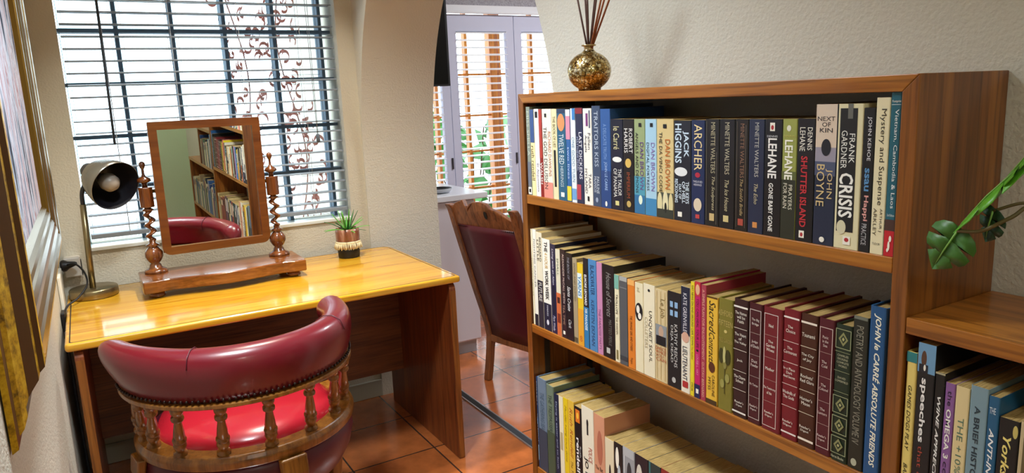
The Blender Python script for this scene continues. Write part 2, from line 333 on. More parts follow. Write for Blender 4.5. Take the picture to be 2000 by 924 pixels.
# ---------------------------------------------------------------- high back chair beyond the arch
F0 = Vector((1.618, 3.12, 0)); wv_ = Vector((.107, -.44, 0)).normalized(); fv = Vector((-wv_.y, wv_.x, 0)); CW = .465
t = thing('dining_chair', 'high backed carved wooden chair with oxblood leather back beyond the arch', 'chair', tuple(F0))
def cp(u, z, f=0): # along width, height, forward
    return F0+wv_*u+fv*f+Vector((0, 0, z))
prof = [(0, -.02), (.08, -.005), (.15, .005), (.23, .012), (.32, -.005), (.45, -.052), (.60, -.098), (.75, -.146), (.88, -.184), (.925, -.198)]
def lean(z):
    for (z0, f0), (z1, f1) in zip(prof, prof[1:]):
        if z <= z1: return lerp(f0, f1, (z-z0)/(z1-z0))
    return prof[-1][1]
for u0 in (0, CW-.042):
    rs = []
    zz = [0, .04, .1, .16, .23, .3, .4, .5, .6, .7, .8, .88, .905]
    for z in zz:
        hw = .042 if z > .2 else .036; f = lean(z)
        rs.append([cp(u0, z, f), cp(u0+hw, z, f), cp(u0+hw, z, f+.034), cp(u0, z, f+.034)])
    f = lean(.925); rs.append([cp(u0+.004, .93, f-.012), cp(u0+.038, .93, f-.012), cp(u0+.038, .93, f+.026), cp(u0+.004, .93, f+.026)])
    MB().rings(rs, smooth=False).build('back_post', DINEW, t, bevel=.006)
# carved crest: outline in (u, z)
cr_ = [(.042, .832), (CW-.042, .826), (CW-.042, .876), (.36, .905), (.33, .918), (.30, .925), (.265, .945), (.225, .952), (.185, .948), (.16, .938), (.150, .920), (.138, .902), (.130, .925), (.112, .955), (.10, .948), (.085, .945), (.06, .935), (.042, .915)]
def crp(p, d): return cp(p[0], p[1], lean(p[1])+d)
MB().prism(cr_, crp, .006, .03).build('carved_crest', DINEW, t, bevel=.003)
MB().prism([(.262+.010*math.cos(a), .893+.018*math.sin(a)) for a in [2*PI*i/12 for i in range(12)]], crp, .002, .005).build('crest_hole', BLACK, t)
rs = []
for z in (.235, .30, .40, .50, .60, .70, .80, .832):
    f = lean(z); k = .006*math.sin(PI*(z-.235)/.60); rs.append([cp(.042, z, f+.006), cp(.14, z, f-k), cp(CW/2, z, f-k*1.3), cp(CW-.14, z, f-k), cp(CW-.042, z, f+.006), cp(CW-.042, z, f+.03), cp(.042, z, f+.03)])
MB().rings(rs).build('leather_back', LEATHER_D, t)
m = MB()
for i in range(34): m.ball(cp(.05+(CW-.1)*i/33, .827, lean(.827)+.004), .0045, 6)
m.build('nail_studs', STUD, t)
rs = [[cp(u, .205, lean(.2)+.002), cp(u, .24, lean(.24)+.002), cp(u, .24, lean(.24)+.034), cp(u, .205, lean(.2)+.034)] for u in (.036, CW-.036)]
MB().rings(rs, smooth=False).build('back_rail', DINEW, t, bevel=.003)
rs = [[cp(.0, z, lean(.4)+.05), cp(CW, z, lean(.4)+.05), cp(CW+.02, z, .40), cp(-.02, z, .40)] for z in (.38, .45)]
MB().rings(rs, smooth=False).build('seat', LEATHER_D, t, bevel=.015, seg=3)
for u in (-.01, CW-.03):
    MB().rings([[cp(u, z, .36), cp(u+.04, z, .36), cp(u+.04, z, .40), cp(u, z, .40)] for z in (0, .38)], smooth=False).build('leg', DINEW, t, bevel=.004)
    MB().rings([[cp(u+.005, z, .02), cp(u+.035, z, .02), cp(u+.035, z, .37), cp(u+.005, z, .37)] for z in (.33, .379)], smooth=False).build('seat_side_rail', DINEW, t, bevel=.003)
# ---------------------------------------------------------------- dressing mirror
t = thing('dressing_mirror', 'wooden swing mirror on barley twist posts and serpentine plinth standing on the desk', 'mirror', (.405, 2.93, .745))
front = []
for i in range(41):
    u = i/40; x = lerp(.120, .698, u); c = abs(u-.5)*2
    front.append((x, 2.842-.034*(0.5+.5*math.cos(PI*min(1, c/.72))) - (.012 if c > .86 else .012*max(0, (c-.72)/.14))))
pts = front+[(.700, 2.86), (.700, 3.055), (.118, 3.055), (.118, 2.86)]
MB().prism(pts, ZP, .768, .812).build('plinth', MAHO, t, bevel=.005, seg=3)
for x, y in ((.165, 2.875), (.655, 2.875), (.165, 3.025), (.655, 3.025)):
    MB().lathe([(.014, 0), (.026, .004), (.028, .011), (.024, .019), (.018, .0235)], (x, y, .745), n=20).build('foot', MAHO, t)
PY = 3.0
for px, sgn in ((.178, 1), (.634, -1)):
    p = MB().lathe([(.040, 0), (.042, .006), (.038, .012), (.028, .016), (.022, .022), (.020, .030), (.015, .036), (.024, .046), (.032, .062), (.031, .078), (.022, .092), (.014, .100), (.024, .106), (.012, .112), (.011, .125)], (px, PY, .812), n=24)
    rs = []
    for i in range(61):   # barley twist between z=.935 and z=1.045
        u = i/60; z = .932+.116*u; a = sgn*u*2*PI*2.9; e = .0095*math.sin(PI*min(1, u*8, (1-u)*8)*.5)
        rs.append([(px+e*math.cos(a)+.0118*math.cos(2*PI*k/14), PY+e*math.sin(a)+.0118*math.sin(2*PI*k/14), z) for k in range(14)])
    p.rings(rs)
    p.lathe([(.012, 0), (.022, .006), (.012, .012), (.012, .016)], (px, PY, 1.044), n=20)
    p.build('twist_post', MAHO_Z, t)
    MB().prism([(px+x, PY+y) for x, y in circ(.026, 8, PI/8, 2*PI+PI/8)], ZP, 1.060, 1.135).build('post_block', MAHO_Z, t, bevel=.003)
    MB().lathe([(.010, 0), (.009, .012), (.012, .016), (.025, .022), (.022, .032), (.008, .040), (.005, .048), (.0045, .066), (.008, .072), (.0115, .081), (.010, .090), (.003, .095)], (px, PY, 1.135), n=18).build('finial', MAHO_Z, t)
    MB().lathe([(.007, 0), (.007, .03)], (px+sgn*.024, PY, 1.118), (sgn, 0, -.0), n=12).build('pivot', BRASS, t)
def frame(x0, x1, z0, z1, y0, y1, w, rc, name, mt, parent):
    o = []; i_ = []
    for cx, cz, sx, sz, a in ((x0+rc, z0+rc, -1, -1, PI), (x1-rc, z0+rc, 1, -1, 1.5*PI), (x1-.004, z1-.004, 1, 1, 0), (x0+.004, z1-.004, -1, 1, .5*PI)):
        r = rc if sz < 0 else .004
        o += [(cx+r*math.cos(a+PI/2*i/5), cz+r*math.sin(a+PI/2*i/5)) for i in range(6)]
        ix, iz = (x0+w if sx < 0 else x1-w), (z0+w if sz < 0 else z1-w); i_ += [(ix, iz)]*6
    n = len(o); vs = []
    for y in (y0, y1):
        vs += [(p[0], y, p[1]) for p in o]+[(p[0]+((i//6) in (0, 3) and 1e-5*(i % 6) or -1e-5*(i % 6)), y, p[1]) for i, p in enumerate(i_)]
    fs = []
    for i in range(n):
        j = (i+1) % n
        fs += [(i, j, n+j, n+i), (2*n+i, 3*n+i, 3*n+j, 2*n+j), (i, 2*n+i, 2*n+j, j), (n+i, n+j, 3*n+j, 3*n+i)]
    return MB().add(vs, fs).build(name, mt, parent)
fr = frame(.208, .604, .874, 1.372, 2.972, 2.998, .030, .03, 'mirror_frame', FRAMEW, t)
MB().box(.212, .600, 2.998, 3.004, .88, 1.368).build('backboard', mat('plain back board', '6a4a2a', .8), fr)
MB().box(.2362, .5758, 2.981, 2.985, .902, 1.344).build('looking_glass', mat('silvered glass', (.93, .96, .93), .0, 1.0), fr)
q = Matrix.Rotation(math.radians(1.5), 4, 'Z') @ Matrix.Rotation(math.radians(2.0), 4, 'X'); c = Vector((.406, 2.985, 1.118))-Vector((.405, 2.93, .745))
fr.matrix_local = Matrix.Translation(c) @ q @ Matrix.Translation(-c)
# ---------------------------------------------------------------- desk lamp
t = thing('desk_lamp', 'brass desk lamp with dark bell shade turned into the room on the desk corner', 'lamp', (-.034, 3.055, .745))
PEW = mat('pewter brass', '8e8060', 0.3, 0.9)
MB().lathe([(.078, 0), (.081, .003), (.081, .029), (.078, .033), (.01, .034)], (-.034, 3.055, .7456), n=48).build('base', PEW, t)
MB().tube([(-.036, 3.045, .779), (-.033, 3.04, .9), (-.027, 3.03, 1.09)], .0105, 16).build('stem', PEW, t)
MB().tube(smoothpath([(-.027, 3.03, 1.088), (-.026, 3.03, 1.12), (-.020, 3.03, 1.145), (-.008, 3.032, 1.165), (.012, 3.04, 1.180)], 5), .0075, 12).build('gooseneck', mat('dark gunmetal', '3c3c40', .35, .7), t)
ax = Vector((.50, -.80, -.36)).normalized(); rim = Vector((.084, 2.975, 1.150)); bk = rim-ax*.132
shade = MB().lathe([(.010, .0), (.034, .002), (.048, .010), (.062, .028), (.078, .066), (.087, .100), (.091, .132), (.0895, .132), (.085, .100), (.076, .066), (.060, .030), (.044, .014), (.008, .008)], bk, ax, n=48, cap=False).build('lamp_shade', [mat('pewter shade enamel', '8a867c', .25, .6)], t)
MB().lathe([(.0893, .1315), (.084, .100), (.075, .066), (.059, .031), (.043, .016), (.006, .011)], bk, ax, n=48, cap=False).build('shade_lining', mat('dark shade lining', '14131c', .5), shade)
MB().lathe([(.020, -.034), (.027, -.032), (.031, -.018), (.031, .004), (.02, .006)], bk, ax, n=28).build('shade_cap', mat('grey cap', '5c5a5c', .35, .6), shade)
MB().lathe([(.012, .012), (.014, .045), (.024, .062), (.033, .088), (.031, .110), (.019, .126), (.004, .130)], bk, ax, n=24).build('bulb', mat('frosted bulb', '9c948a', .35), shade)
cord = MB().tube(smoothpath([(-.119, 3.165, .852), (-.085, 3.13, .862), (-.058, 3.09, .835), (-.052, 3.02, .80), (-.085, 2.955, .768), (-.118, 2.92, .7535), (-.1325, 2.88, .735)], 8), .0035, 8).build('cord', BLACK, t)
MB().lathe([(.022, 0), (.022, .008), (.014, .02), (.008, .045), (.005, .05)], (-.124, 3.172, .851), (.9, -.35, .15), n=14).build('plug', BLACK, cord)
# ---------------------------------------------------------------- wall sockets
t = thing('wall_socket', 'white double socket plate on the side wall behind the lamp', 'socket', (-.139, 3.02, .79))
MB().box(-.139, -.128, 2.93, 3.12, .735, .855).build('face_plate', PLAST, t, bevel=.003)
t = thing('plug_adapter', 'small white plug adapter on the window wall behind the lamp stem', 'adapter', (-.09, 3.22, .80))
MB().box(-.122, -.066, 3.196, 3.2445, .800, .874).build('adapter_body', mat('ivory plastic', 'd8d0c4', .4), t, bevel=.004)
MB().box(-.0655, -.063, 3.200, 3.235, .802, .86).build('switch_rocker', BLACK, t)
t = thing('cable_block', 'black connector block hanging against the side wall at the desk edge', 'connector', (-.131, 2.84, .70))
MB().box(-.138, -.126, 2.80, 2.86, .69, .755).build('block_body', BLACK, t, bevel=.003)
MB().tube(smoothpath([(-.132, 2.80, .69), (-.131, 2.78, .5), (-.13, 2.80, .2), (-.128, 2.84, .005)], 6), .004, 8).build('cable', mat('grey cable', '55555a', .6), t)
# ---------------------------------------------------------------- small plant on the desk
px, py = .948, 3.075
t = thing('potted_succulent', 'small spiky green plant in a brown glazed pot with cream fringe on the desk', 'plant', (px, py, .745))
gl = mat('brown drip glaze', '8a5640', .25, 0, .3); N, L, b = nodes(gl)
L.new(ramp(gl, noise(gl, coords(gl, (30, 30, 5)), 1.6, 3), [(.35, '5e3222'), (.5, '8a5640'), (.68, 'b08a74')]), b.inputs['Base Color'])
pot = MB().lathe([(.047, .036), (.049, .06), (.052, .09), (.052, .115), (.050, .128), (.047, .128), (.046, .11)], (px, py, .745), n=36, cap=False).build('pot', gl, t)
MB().lathe([(.044, 0), (.046, .003), (.0475, .03), (.0475, .048), (.03, .049)], (px, py, .745), n=36).build('pot_foot', mat('black pot foot', '0d0d10', .5), pot)
m = MB()
for i in range(64):
    a = 2*PI*i/64; r = .054+.002*random.random(); q = .038+.006*random.random()
    m.tube([(px+.0525*math.cos(a), py+.0525*math.sin(a), .745+.068), (px+(r+.002)*math.cos(a+.03*random.uniform(-1, 1)), py+(r+.002)*math.sin(a), .745+.055), (px+(r+.003)*math.cos(a+.06*random.uniform(-1, 1)), py+(r+.003)*math.sin(a), .745+q)], .0019, 5)
m.lathe([(.0520, .064), (.0545, .066), (.0545, .072), (.0520, .074)], (px, py, .745), n=36, cap=False)
m.build('fringe', mat('cream cotton fringe', 'e2d4ac', .9), pot)
MB().lathe([(.046, .112), (.03, .118), (.005, .121)], (px, py, .745), n=24).build('soil', mat('dark gravel', '2a2420', .9), t)
lf = mat('bright green leaf', '5cae3c', .4); lf2 = mat('deep green leaf', '2f6a34', .45)
def blade(c, az, el, ln, w, mt, parent, curl=.3):
    d = Vector((math.cos(az)*math.cos(el), math.sin(az)*math.cos(el), math.sin(el))); sd = Vector((-math.sin(az), math.cos(az), 0)); nrm = sd.cross(d)
    m = MB(); rs = []
    for i in range(9):
        u = i/8; p = Vector(c)+d*ln*u+Vector((0, 0, -curl*ln*u*u*math.cos(el))); k = w*(.55+1.2*u)*(1-u)**.7+.0006
        rs.append([p-sd*k+nrm*k*.35, p-nrm*.0012, p+sd*k+nrm*k*.35, p+nrm*.0012])
    return m.rings(rs).build('leaf', mt, parent)
for k in range(24):
    az = k*2.4; el = lerp(.1, 1.35, (k/23)**.9); blade((px+.008*math.cos(az), py+.008*math.sin(az), .745+.118), az, el, random.uniform(.085, .115)*(1 if el > .3 else .9), .0052, lf if k % 3 else lf2, t, .25)
# ---------------------------------------------------------------- gilt framed painting on the left wall
t = thing('framed_painting', 'large abstract painting in a deep stepped gilt frame on the left wall', 'painting', (-.1395, 1.89, .95))
gold = mat('aged gilt', '9c7a24', .4, .25); N, L, b = nodes(gold)
L.new(ramp(gold, noise(gold, coords(gold), 60, 5, .65), [(.3, '5e4408'), (.5, 'c89c18'), (.72, 'e8c438')]), b.inputs['Base Color'])
umb = mat('umber gilt band', '5a3a12', .4, .2); lite = mat('pale gilt ridges', '84662c', .26, .9)
SY0, SY1, SZ0, SZ1 = 1.352, 2.40, 1.160, 2.02
FP = [(0, .018), (.008, .030), (.014, .026), (.022, .034), (.034, .035), (.038, .030), (.044, .037), (.056, .041), (.061, .036), (.068, .043), (.082, .046), (.087, .042), (.094, .048), (.110, .050), (.119, .049), (.125, .042), (.133, .040), (.150, .026), (.166, .020), (.171, .023), (.184, .018), (.190, .012), (.204, .010), (.208, .002)]
def fpt(c, s): return [(SY0-s, SZ0-s), (SY1+s, SZ0-s), (SY1+s, SZ1+s), (SY0-s, SZ1+s)][c]
vs = []
for s, p in FP: vs += [(-.1395+p+.0, *fpt(c, s)) for c in range(4)]
fs = []; mi = []
m = MB(); m.v = [Vector(v) for v in vs]
for j in range(len(FP)-1):
    for c in range(4):
        m.f.append((j*4+c, j*4+(c+1) % 4, j*4+4+(c+1) % 4, j*4+4+c)); m.sm.append(False)
        m.mi.append(2 if j in (3, 6, 9, 12) else 1 if j in (4, 8, 14, 16, 18, 21) else 2 if j < 12 else 0)
fo = m.build('gilt_frame', [gold, umb, lite], t); FRAME_OBJ = t
pm = mat('streaked oil paint', 'b8bccb', .85, spec=.15); N, L, b = nodes(pm)
n1 = noise(pm, coords(pm, (1, 8, 1.7)), 1.0, 6, .7, 1.0); n2 = noise(pm, coords(pm, (1, 40, 12)), 1.0, 5, .7, 1.0)
L.new(ramp(pm, n1, [(.36, '0c0e16'), (.42, '6c7890'), (.47, 'ccd0da'), (.51, '8c4c4c'), (.54, 'c4cad6'), (.58, '9aa4b4'), (.63, '1c2030')]), b.inputs['Base Color']); bump(pm, n2, .9, .004)
MB().box(-.1395, -.121, SY0, SY1, SZ0, SZ1).build('canvas', pm, t)
# ---------------------------------------------------------------- bookcases
BX0, BX1 = .895, 1.104
t = thing('bookcase', 'tall open oak bookcase with mitred corners filled with books against the right wall', 'bookcase', (1.0, 1.011, 0))
def mitre(y0, y1, inn, z0, z1, name, mt):   # side panel with mitred top
    s = 1 if inn > y0 else -1
    MB().prism([(y0, z0), (inn, z0), (inn, z1-.0215), (y0, z1)], lambda p, x: (x, p[0], p[1]), BX0, BX1).build(name, mt, t, bevel=.0012)
mitre(.531, .531, .553, 0, 1.4085, 'side_panel', OAK_Z); mitre(1.491, 1.491, 1.469, 0, 1.4085, 'side_panel', OAK_Z)
MB().prism([(.5315, 1.4085), (1.4905, 1.4085), (1.469, 1.3872), (.553, 1.3872)], lambda p, x: (x, p[0], p[1]), BX0, BX1).build('top_board', OAK_Y, t, bevel=.0012)
for z in (1.1729, .852, .47, .09): MB().box(BX0+.0005, BX1-.004, .5535, 1.4685, z-.0215, z).build('shelf', OAK_Y, t, bevel=.0012)
MB().box(BX0+.02, BX0+.04, .5535, 1.4685, .0, .0685).build('plinth', OAK_Y, t)
for x in (.93, 1.06): MB().box(x, x+.014, 1.4655, 1.4688, .10, 1.386).build('dark_strip', mat('dark brown strip', '241812', .6), t)  # thin dark upright strips on the far panel's inner face
t = thing('stepped_bookcase', 'low oak bookcase stepping down beside the tall one with a trailing plant on it', 'bookcase', (1.0, .05, 0))
MB().box(BX0, BX1-.001, .10, .530, 1.0755, 1.0975).build('top_board', OAK_Y, t, bevel=.0012)
MB().box(BX0+.002, BX1-.001, .10, .122, .8205, 1.0755).build('side_panel', OAK_Z, t, bevel=.001)
MB().box(BX0, BX1-.001, -.36, .530, .798, .82).build('shelf', OAK_Y, t, bevel=.0012)
MB().box(BX0+.002, BX1-.001, -.36, -.338, 0, .798).build('side_panel', OAK_Z, t, bevel=.001)
MB().box(BX0+.002, BX1-.001, -.337, .530, .44, .462).build('shelf', OAK_Y, t, bevel=.0012)
MB().box(BX0+.002, BX1-.001, -.337, .530, .06, .082).build('shelf', OAK_Y, t, bevel=.0012)
# ---------------------------------------------------------------- venetian blind
t = thing('venetian_blind', 'white venetian blind with open slats hanging in the glass block window', 'blind', (.5, 3.285, .93))
sl = mat('backlit-toned blind slat', '8a939e', .4); m = MB()  # white slats given a grey that stands in for backlit shade
z = .972; zs = []
while z < 2.04: zs.append(z); z += .0455
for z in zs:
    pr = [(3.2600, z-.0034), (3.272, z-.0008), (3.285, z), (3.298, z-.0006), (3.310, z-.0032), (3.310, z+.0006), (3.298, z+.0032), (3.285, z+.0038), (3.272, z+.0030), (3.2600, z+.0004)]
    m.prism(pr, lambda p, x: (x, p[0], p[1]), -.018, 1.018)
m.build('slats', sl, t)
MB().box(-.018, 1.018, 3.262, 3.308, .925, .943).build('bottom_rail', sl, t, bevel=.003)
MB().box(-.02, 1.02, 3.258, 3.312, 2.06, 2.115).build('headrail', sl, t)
m = MB()
for x in (.12, .36, .62, .87):
    for y in (3.262, 3.308): m.tube([(x, y, .93), (x, y, 2.07)], .0009, 5)
    for z in zs: m.tube([(x, 3.262, z-.0035), (x, 3.308, z-.0035)], .0008, 4)
m.build('ladder_cords', mat('white cord', 'dcdfe4', .8), t)
MB().tube([(.118, 3.252, 2.07), (.113, 3.25, 1.6), (.109, 3.249, 1.29)], .0048, 8).build('tilt_wand', mat('smoky wand', '3c4450', .3), t)
m = MB(); m.tube([(.90, 3.253, 2.07), (.905, 3.25, 1.28)], .0012, 5).tube([(.912, 3.253, 2.07), (.908, 3.25, 1.28)], .0012, 5)
pc = m.build('pull_cord', mat('grey cord', '8a9098', .8), t)
MB().lathe([(.004, .0), (.008, -.004), (.0085, -.03), (.006, -.036)], (.9065, 3.25, 1.282), n=12).build('tassel', mat('grey tassel', '5a6470', .5), pc)
# ---------------------------------------------------------------- reed diffuser
dx, dy, dz = .972, 1.312, 1.4085
t = thing('reed_diffuser', 'round crackle gold reed diffuser bottle on top of the bookcase', 'diffuser', (dx, dy, dz))
ck = mat('gold crackle mosaic', 'c8a868', .22, .85); N, L, b = nodes(ck)
vo = N.new('ShaderNodeTexVoronoi'); vo.feature = 'DISTANCE_TO_EDGE'; vo.inputs['Scale'].default_value = 150; L.new(coords(ck), vo.inputs['Vector'])
vc = N.new('ShaderNodeTexVoronoi'); vc.inputs['Scale'].default_value = 150; L.new(coords(ck), vc.inputs['Vector'])
sep = N.new('ShaderNodeSeparateColor'); L.new(vc.outputs['Color'], sep.inputs[0])
cc = ramp(ck, sep.outputs[0], [(.1, '8a6a34'), (.45, 'c8a860'), (.9, 'e8dcb0')])
ce = ramp(ck, vo.outputs['Distance'], [(.03, (.10, .06, .03)), (.09, (1, 1, 1))])
x = N.new('ShaderNodeMix'); x.data_type = 'RGBA'; x.blend_type = 'MULTIPLY'; x.inputs[0].default_value = 1; L.new(cc, x.inputs[6]); L.new(ce, x.inputs[7]); L.new(x.outputs[2], b.inputs['Base Color'])
bump(ck, vo.outputs['Distance'], .5, .002)
pr = [(.024, 0)]+[(.0475*math.cos(a), .042+.042*math.sin(a)) for a in [lerp(-1.02, 1.22, i/16) for i in range(17)]]+[(.0125, .086)]
MB().lathe(pr, (dx, dy, dz), n=40).build('bottle', ck, t)
MB().lathe([(.0125, .085), (.0105, .088), (.0105, .094), (.016, .0955), (.016, .098), (.008, .0985), (.007, .086)], (dx, dy, dz), n=24, cap=False).build('neck', mat('bottle neck glass', 'b09a70', .15, .6), t)
rd = mat('dark brown reed', '4a281a', .7); rd2 = mat('rust brown reed', '8a4a24', .7)
for i, (ex, ey) in enumerate(((.0, .058), (.012, .030), (-.01, -.012), (.02, -.016), (.0, -.052), (.01, -.088), (-.012, -.098), (.016, -.112))):
    MB().tube([(dx-ex*.12, dy-ey*.12, dz+.05), (dx+ex, dy+ey, dz+.27)], .0021, 7).build('reed', rd2 if i > 4 else rd, t)
# ---------------------------------------------------------------- trailing plant on the low bookcase
qx, qy = 1.02, .215
t = thing('trailing_plant', 'leafy green plant with split leaves trailing from the low bookcase at the right', 'plant', (qx, qy, 1.0975))
MB().lathe([(.040, 0), (.052, .01), (.060, .085), (.062, .09), (.056, .09), (.05, .07)], (qx, qy, 1.0975), n=28, cap=False).build('pot', mat('grey stone pot', '8c887c', .7), t)
MB().lathe([(.054, .07), (.02, .076), (.003, .077)], (qx, qy, 1.0975), n=20).build('soil', mat('dark gravel', '2a2420', .9), t)
st = mat('brown stem', '5c5028', .6)
def stem(pts, r=.0022): return MB().tube(smoothpath(pts, 6), r, 7).build('stem', st, t)
stem([(qx, qy, 1.17), (.97, .30, 1.255), (.90, .385, 1.262), (.87, .405, 1.247), (.862, .43, 1.230), (.862, .456, 1.2265)])
stem([(.90, .384, 1.2622), (.882, .402, 1.262), (.874, .425, 1.252)], .0018)
stem([(qx, qy, 1.17), (.98, .27, 1.26), (.93, .33, 1.295), (.875, .375, 1.308)])
lg = mat('mid green leaf', '3c6a24', .45); lb = mat('fresh lime leaf', '5aa020', .4); ld = mat('dark green leaf', '1e4224', .5)  # three leaf greens, the last one darkest
HALF = [(0, 0), (.20, -.07), (.40, .02), (.52, .16), (.54, .30), (.30, .26), (.14, .27), (.30, .34), (.53, .42), (.50, .56), (.42, .66), (.22, .55), (.12, .54), (.22, .66), (.33, .76), (.19, .90), (.0, 1.05)]
def monstera(base, tip, nrm, wid, mt, bend=.12, name='leaf'):
    base, tip, nrm = Vector(base), Vector(tip), Vector(nrm); d = tip-base; ln = d.length; d.normalize()
    nrm = (nrm-d*nrm.dot(d)).normalized(); sd = d.cross(nrm); m = MB()
    for s in (-1, 1):
        out = [base+d*(v*ln)+sd*(s*u*wid)-nrm*bend*ln*(abs(u)*1.2+.8*(v-.3)**2) for u, v in HALF]
        cen = [base+d*(v*ln)-nrm*bend*ln*.8*(v-.3)**2 for u, v in HALF]
        n = len(out); m.add(out+cen, [(i, i+1, n+i+1, n+i) for i in range(n-1)], 0, True)
    o = m.build(name, mt, t, solid=.0009)
    MB().tube([base+nrm*.0006, base+d*ln*.5+nrm*.0008, base+d*ln*.9-nrm*bend*ln*.25], [.0012, .0009, .0004], 6).build('vein', mat('pale vein', '7aa84c', .5), o)
monstera((.862, .456, 1.2265), (.868, .486, 1.176), (-1, -.15, .25), .054, lg)
monstera((.872, .398, 1.306), (.862, .462, 1.230), (-.25, .62, .75), .046, lb, .12)
monstera((.874, .412, 1.292), (.852, .362, 1.352), (-.25, .62, .75), .052, lb, .12)
monstera((.874, .425, 1.252), (.886, .438, 1.214), (-1, .3, .2), .036, ld, .1)
for bx, by, bz, tx, ty, tz in ((.90, .365, 1.285, .892, .392, 1.262), (.90, .365, 1.285, .90, .385, 1.252), (.90, .36, 1.285, .885, .36, 1.30), (.90, .36, 1.285, .89, .345, 1.275), (.92, .34, 1.29, .90, .325, 1.262)):
    m = MB(); a = Vector((bx, by, bz)); c = Vector((tx, ty, tz)); d = (c-a); w = d.cross(Vector((-1, 0, .4))).normalized()*d.length*.3
    m.add([a, a+d*.3+w*.8, a+d*.65+w, c, a+d*.65-w, a+d*.3-w*.8], [(0, 1, 2, 3), (0, 3, 4, 5)]); m.build('leaf', ld, t, solid=.0012)
# ---------------------------------------------------------------- far room: cabinet, dish, television, shutters
t = thing('kitchen_cabinet', 'white base cabinet seen between the arch and the high backed chair', 'cabinet', (1.63, 3.78, 0))
CBM = mat('satin white cabinet', 'd8d2da', .4)
MB().box(1.462, 1.80, 3.515, 4.05, .07, .872).build('carcass', CBM, t, bevel=.002)
MB().box(1.462, 1.78, 3.53, 4.04, 0, .07).build('plinth', mat('grey plinth', 'a8a6ac', .5), t)
MB().box(1.466, 1.798, 3.500, 3.515, .08, .868).build('door', CBM, t, bevel=.003)
tag(MB().box(1.461, 1.872, 3.478, 4.06, .873, .905).build('worktop', mat('white worktop', 'e6e8ee', .25), bevel=.004), 'white worktop slab lying on the white base cabinet', 'worktop')
t = thing('shallow_dish', 'small shallow dark lined dish on the white worktop beside the arch', 'dish', (1.66, 3.64, .9055))
d_ = MB().lathe([(.03, 0), (.06, .004), (.078, .026), (.074, .026), (.056, .010), (.004, .007)], (1.655, 3.64, .9055), n=32, cap=False).build('bowl', mat('pale grey glaze', 'b4b6bc', .3), t)
MB().lathe([(.0725, .0258), (.0555, .0112), (.003, .0085)], (1.655, 3.64, .9055), n=32, cap=False).build('lining', BLACK, d_)
t = thing('wall_television', 'black flat television hanging beyond the arch above the worktop', 'television', (1.6, 3.62, 1.475))
TVM = mat('matt black casing', '0a0a0c', .6)
MB().box(1.50, 1.7455, 3.60, 3.645, 1.479, 2.10).build('casing', TVM, t, bevel=.004)
MB().box(1.51, 1.732, 3.598, 3.602, 1.49, 2.09).build('screen', mat('dark screen', '08080a', .25), t)
MB().box(1.4605, 1.52, 3.615, 3.64, 1.72, 1.86).build('wall_bracket', BLACK, t)
lz = [.16+.0445*i for i in range(38)]
for i, x0 in enumerate((1.523, 1.990, 2.457)):
    t = thing('shutter_panel', ('white louvred shutter panel nearest the arch, half hidden by the black television', 'white louvred shutter panel above the high backed chair, in the middle of three', 'white louvred shutter panel just left of the diffuser, the right of three')[i], 'shutter', (x0+.23, SY, .13), group='louvred shutters')
    m = MB(); y0, y1 = SY-.012, SY+.02
    m.box(x0, x0+.054, y0, y1, .125, 1.915).box(x0+.409, x0+.463, y0, y1, .125, 1.915).box(x0+.054, x0+.409, y0, y1, 1.815, 1.915).box(x0+.054, x0+.409, y0, y1, .125, .15)
    m.build('stile_frame', LILAC, t)
    m = MB()
    for z in lz:
        m.prism([(SY-.028, z-.002), (SY+.004, z+.004), (SY+.036, z-.002), (SY+.036, z+.001), (SY+.004, z+.008), (SY-.028, z+.001)], lambda p, x: (x, p[0], p[1]), x0+.056, x0+.407)
    m.build('louvres', WHITE, t)
    MB().box(x0+.445, x0+.455, SY-.02, SY-.011, .98, 1.05).build('catch', mat('steel catch', '55555c', .3, .8), t)
# ---------------------------------------------------------------- outside
struct(MB().box(-3, 7, 3.7, 12, -.2, -.1).build('ground', mat('pale paving', 'cfc8ba', .9)))
def bush(name, label, cat, c, n, rx, ry, rz, size, mt, stemmat):
    t = thing(name, label, cat, (c[0], c[1], -.1)); m = MB(); sm = MB()
    for i in range(n):
        a = random.uniform(0, 2*PI); r = random.random()**.5; z = random.uniform(-1, 1)
        p = Vector((c[0]+rx*r*math.cos(a), c[1]+ry*r*math.sin(a), c[2]+rz*z)); d = Vector((random.uniform(-1, 1), random.uniform(-1, .3), random.uniform(-.6, .8))).normalized()
        w = d.orthogonal().normalized()*size*.32; q = p+d*size; up = d.cross(w).normalized()*size*.1
        m.add([p, p+d*size*.3+w+up, p+d*size*.65+w*.9, q, p+d*size*.65-w*.9, p+d*size*.3-w+up], [(0, 1, 2, 3), (0, 3, 4, 5)])
        if i % 5 == 0: sm.tube([(c[0]+.2*(p.x-c[0]), c[1], -.1), ((p.x+c[0])/2, (p.y+c[1])/2, p.z*.6), tuple(p)], .006, 5)
    m.build('foliage', mt, t); sm.build('stems', stemmat, t); return t
bush('garden_shrub', 'green leafy shrub growing outside behind the louvred shutters', 'shrub', (2.72, 5.3, .80), 75, .42, .3, .45, .2, mat('shrub leaf', '3c8030', .5), mat('bush twig', '5a4028', .8))  # plain green foliage on brown twigs
t = thing('climbing_vine', 'reddish brown twisting vine outside behind the glass blocks', 'vine', (.85, 3.72, -.1))
vm = mat('reddish vine bark', 'b8847a', .8); vl = mat('dry red brown leaf', 'b47268', .8); m = MB(); s_ = MB()
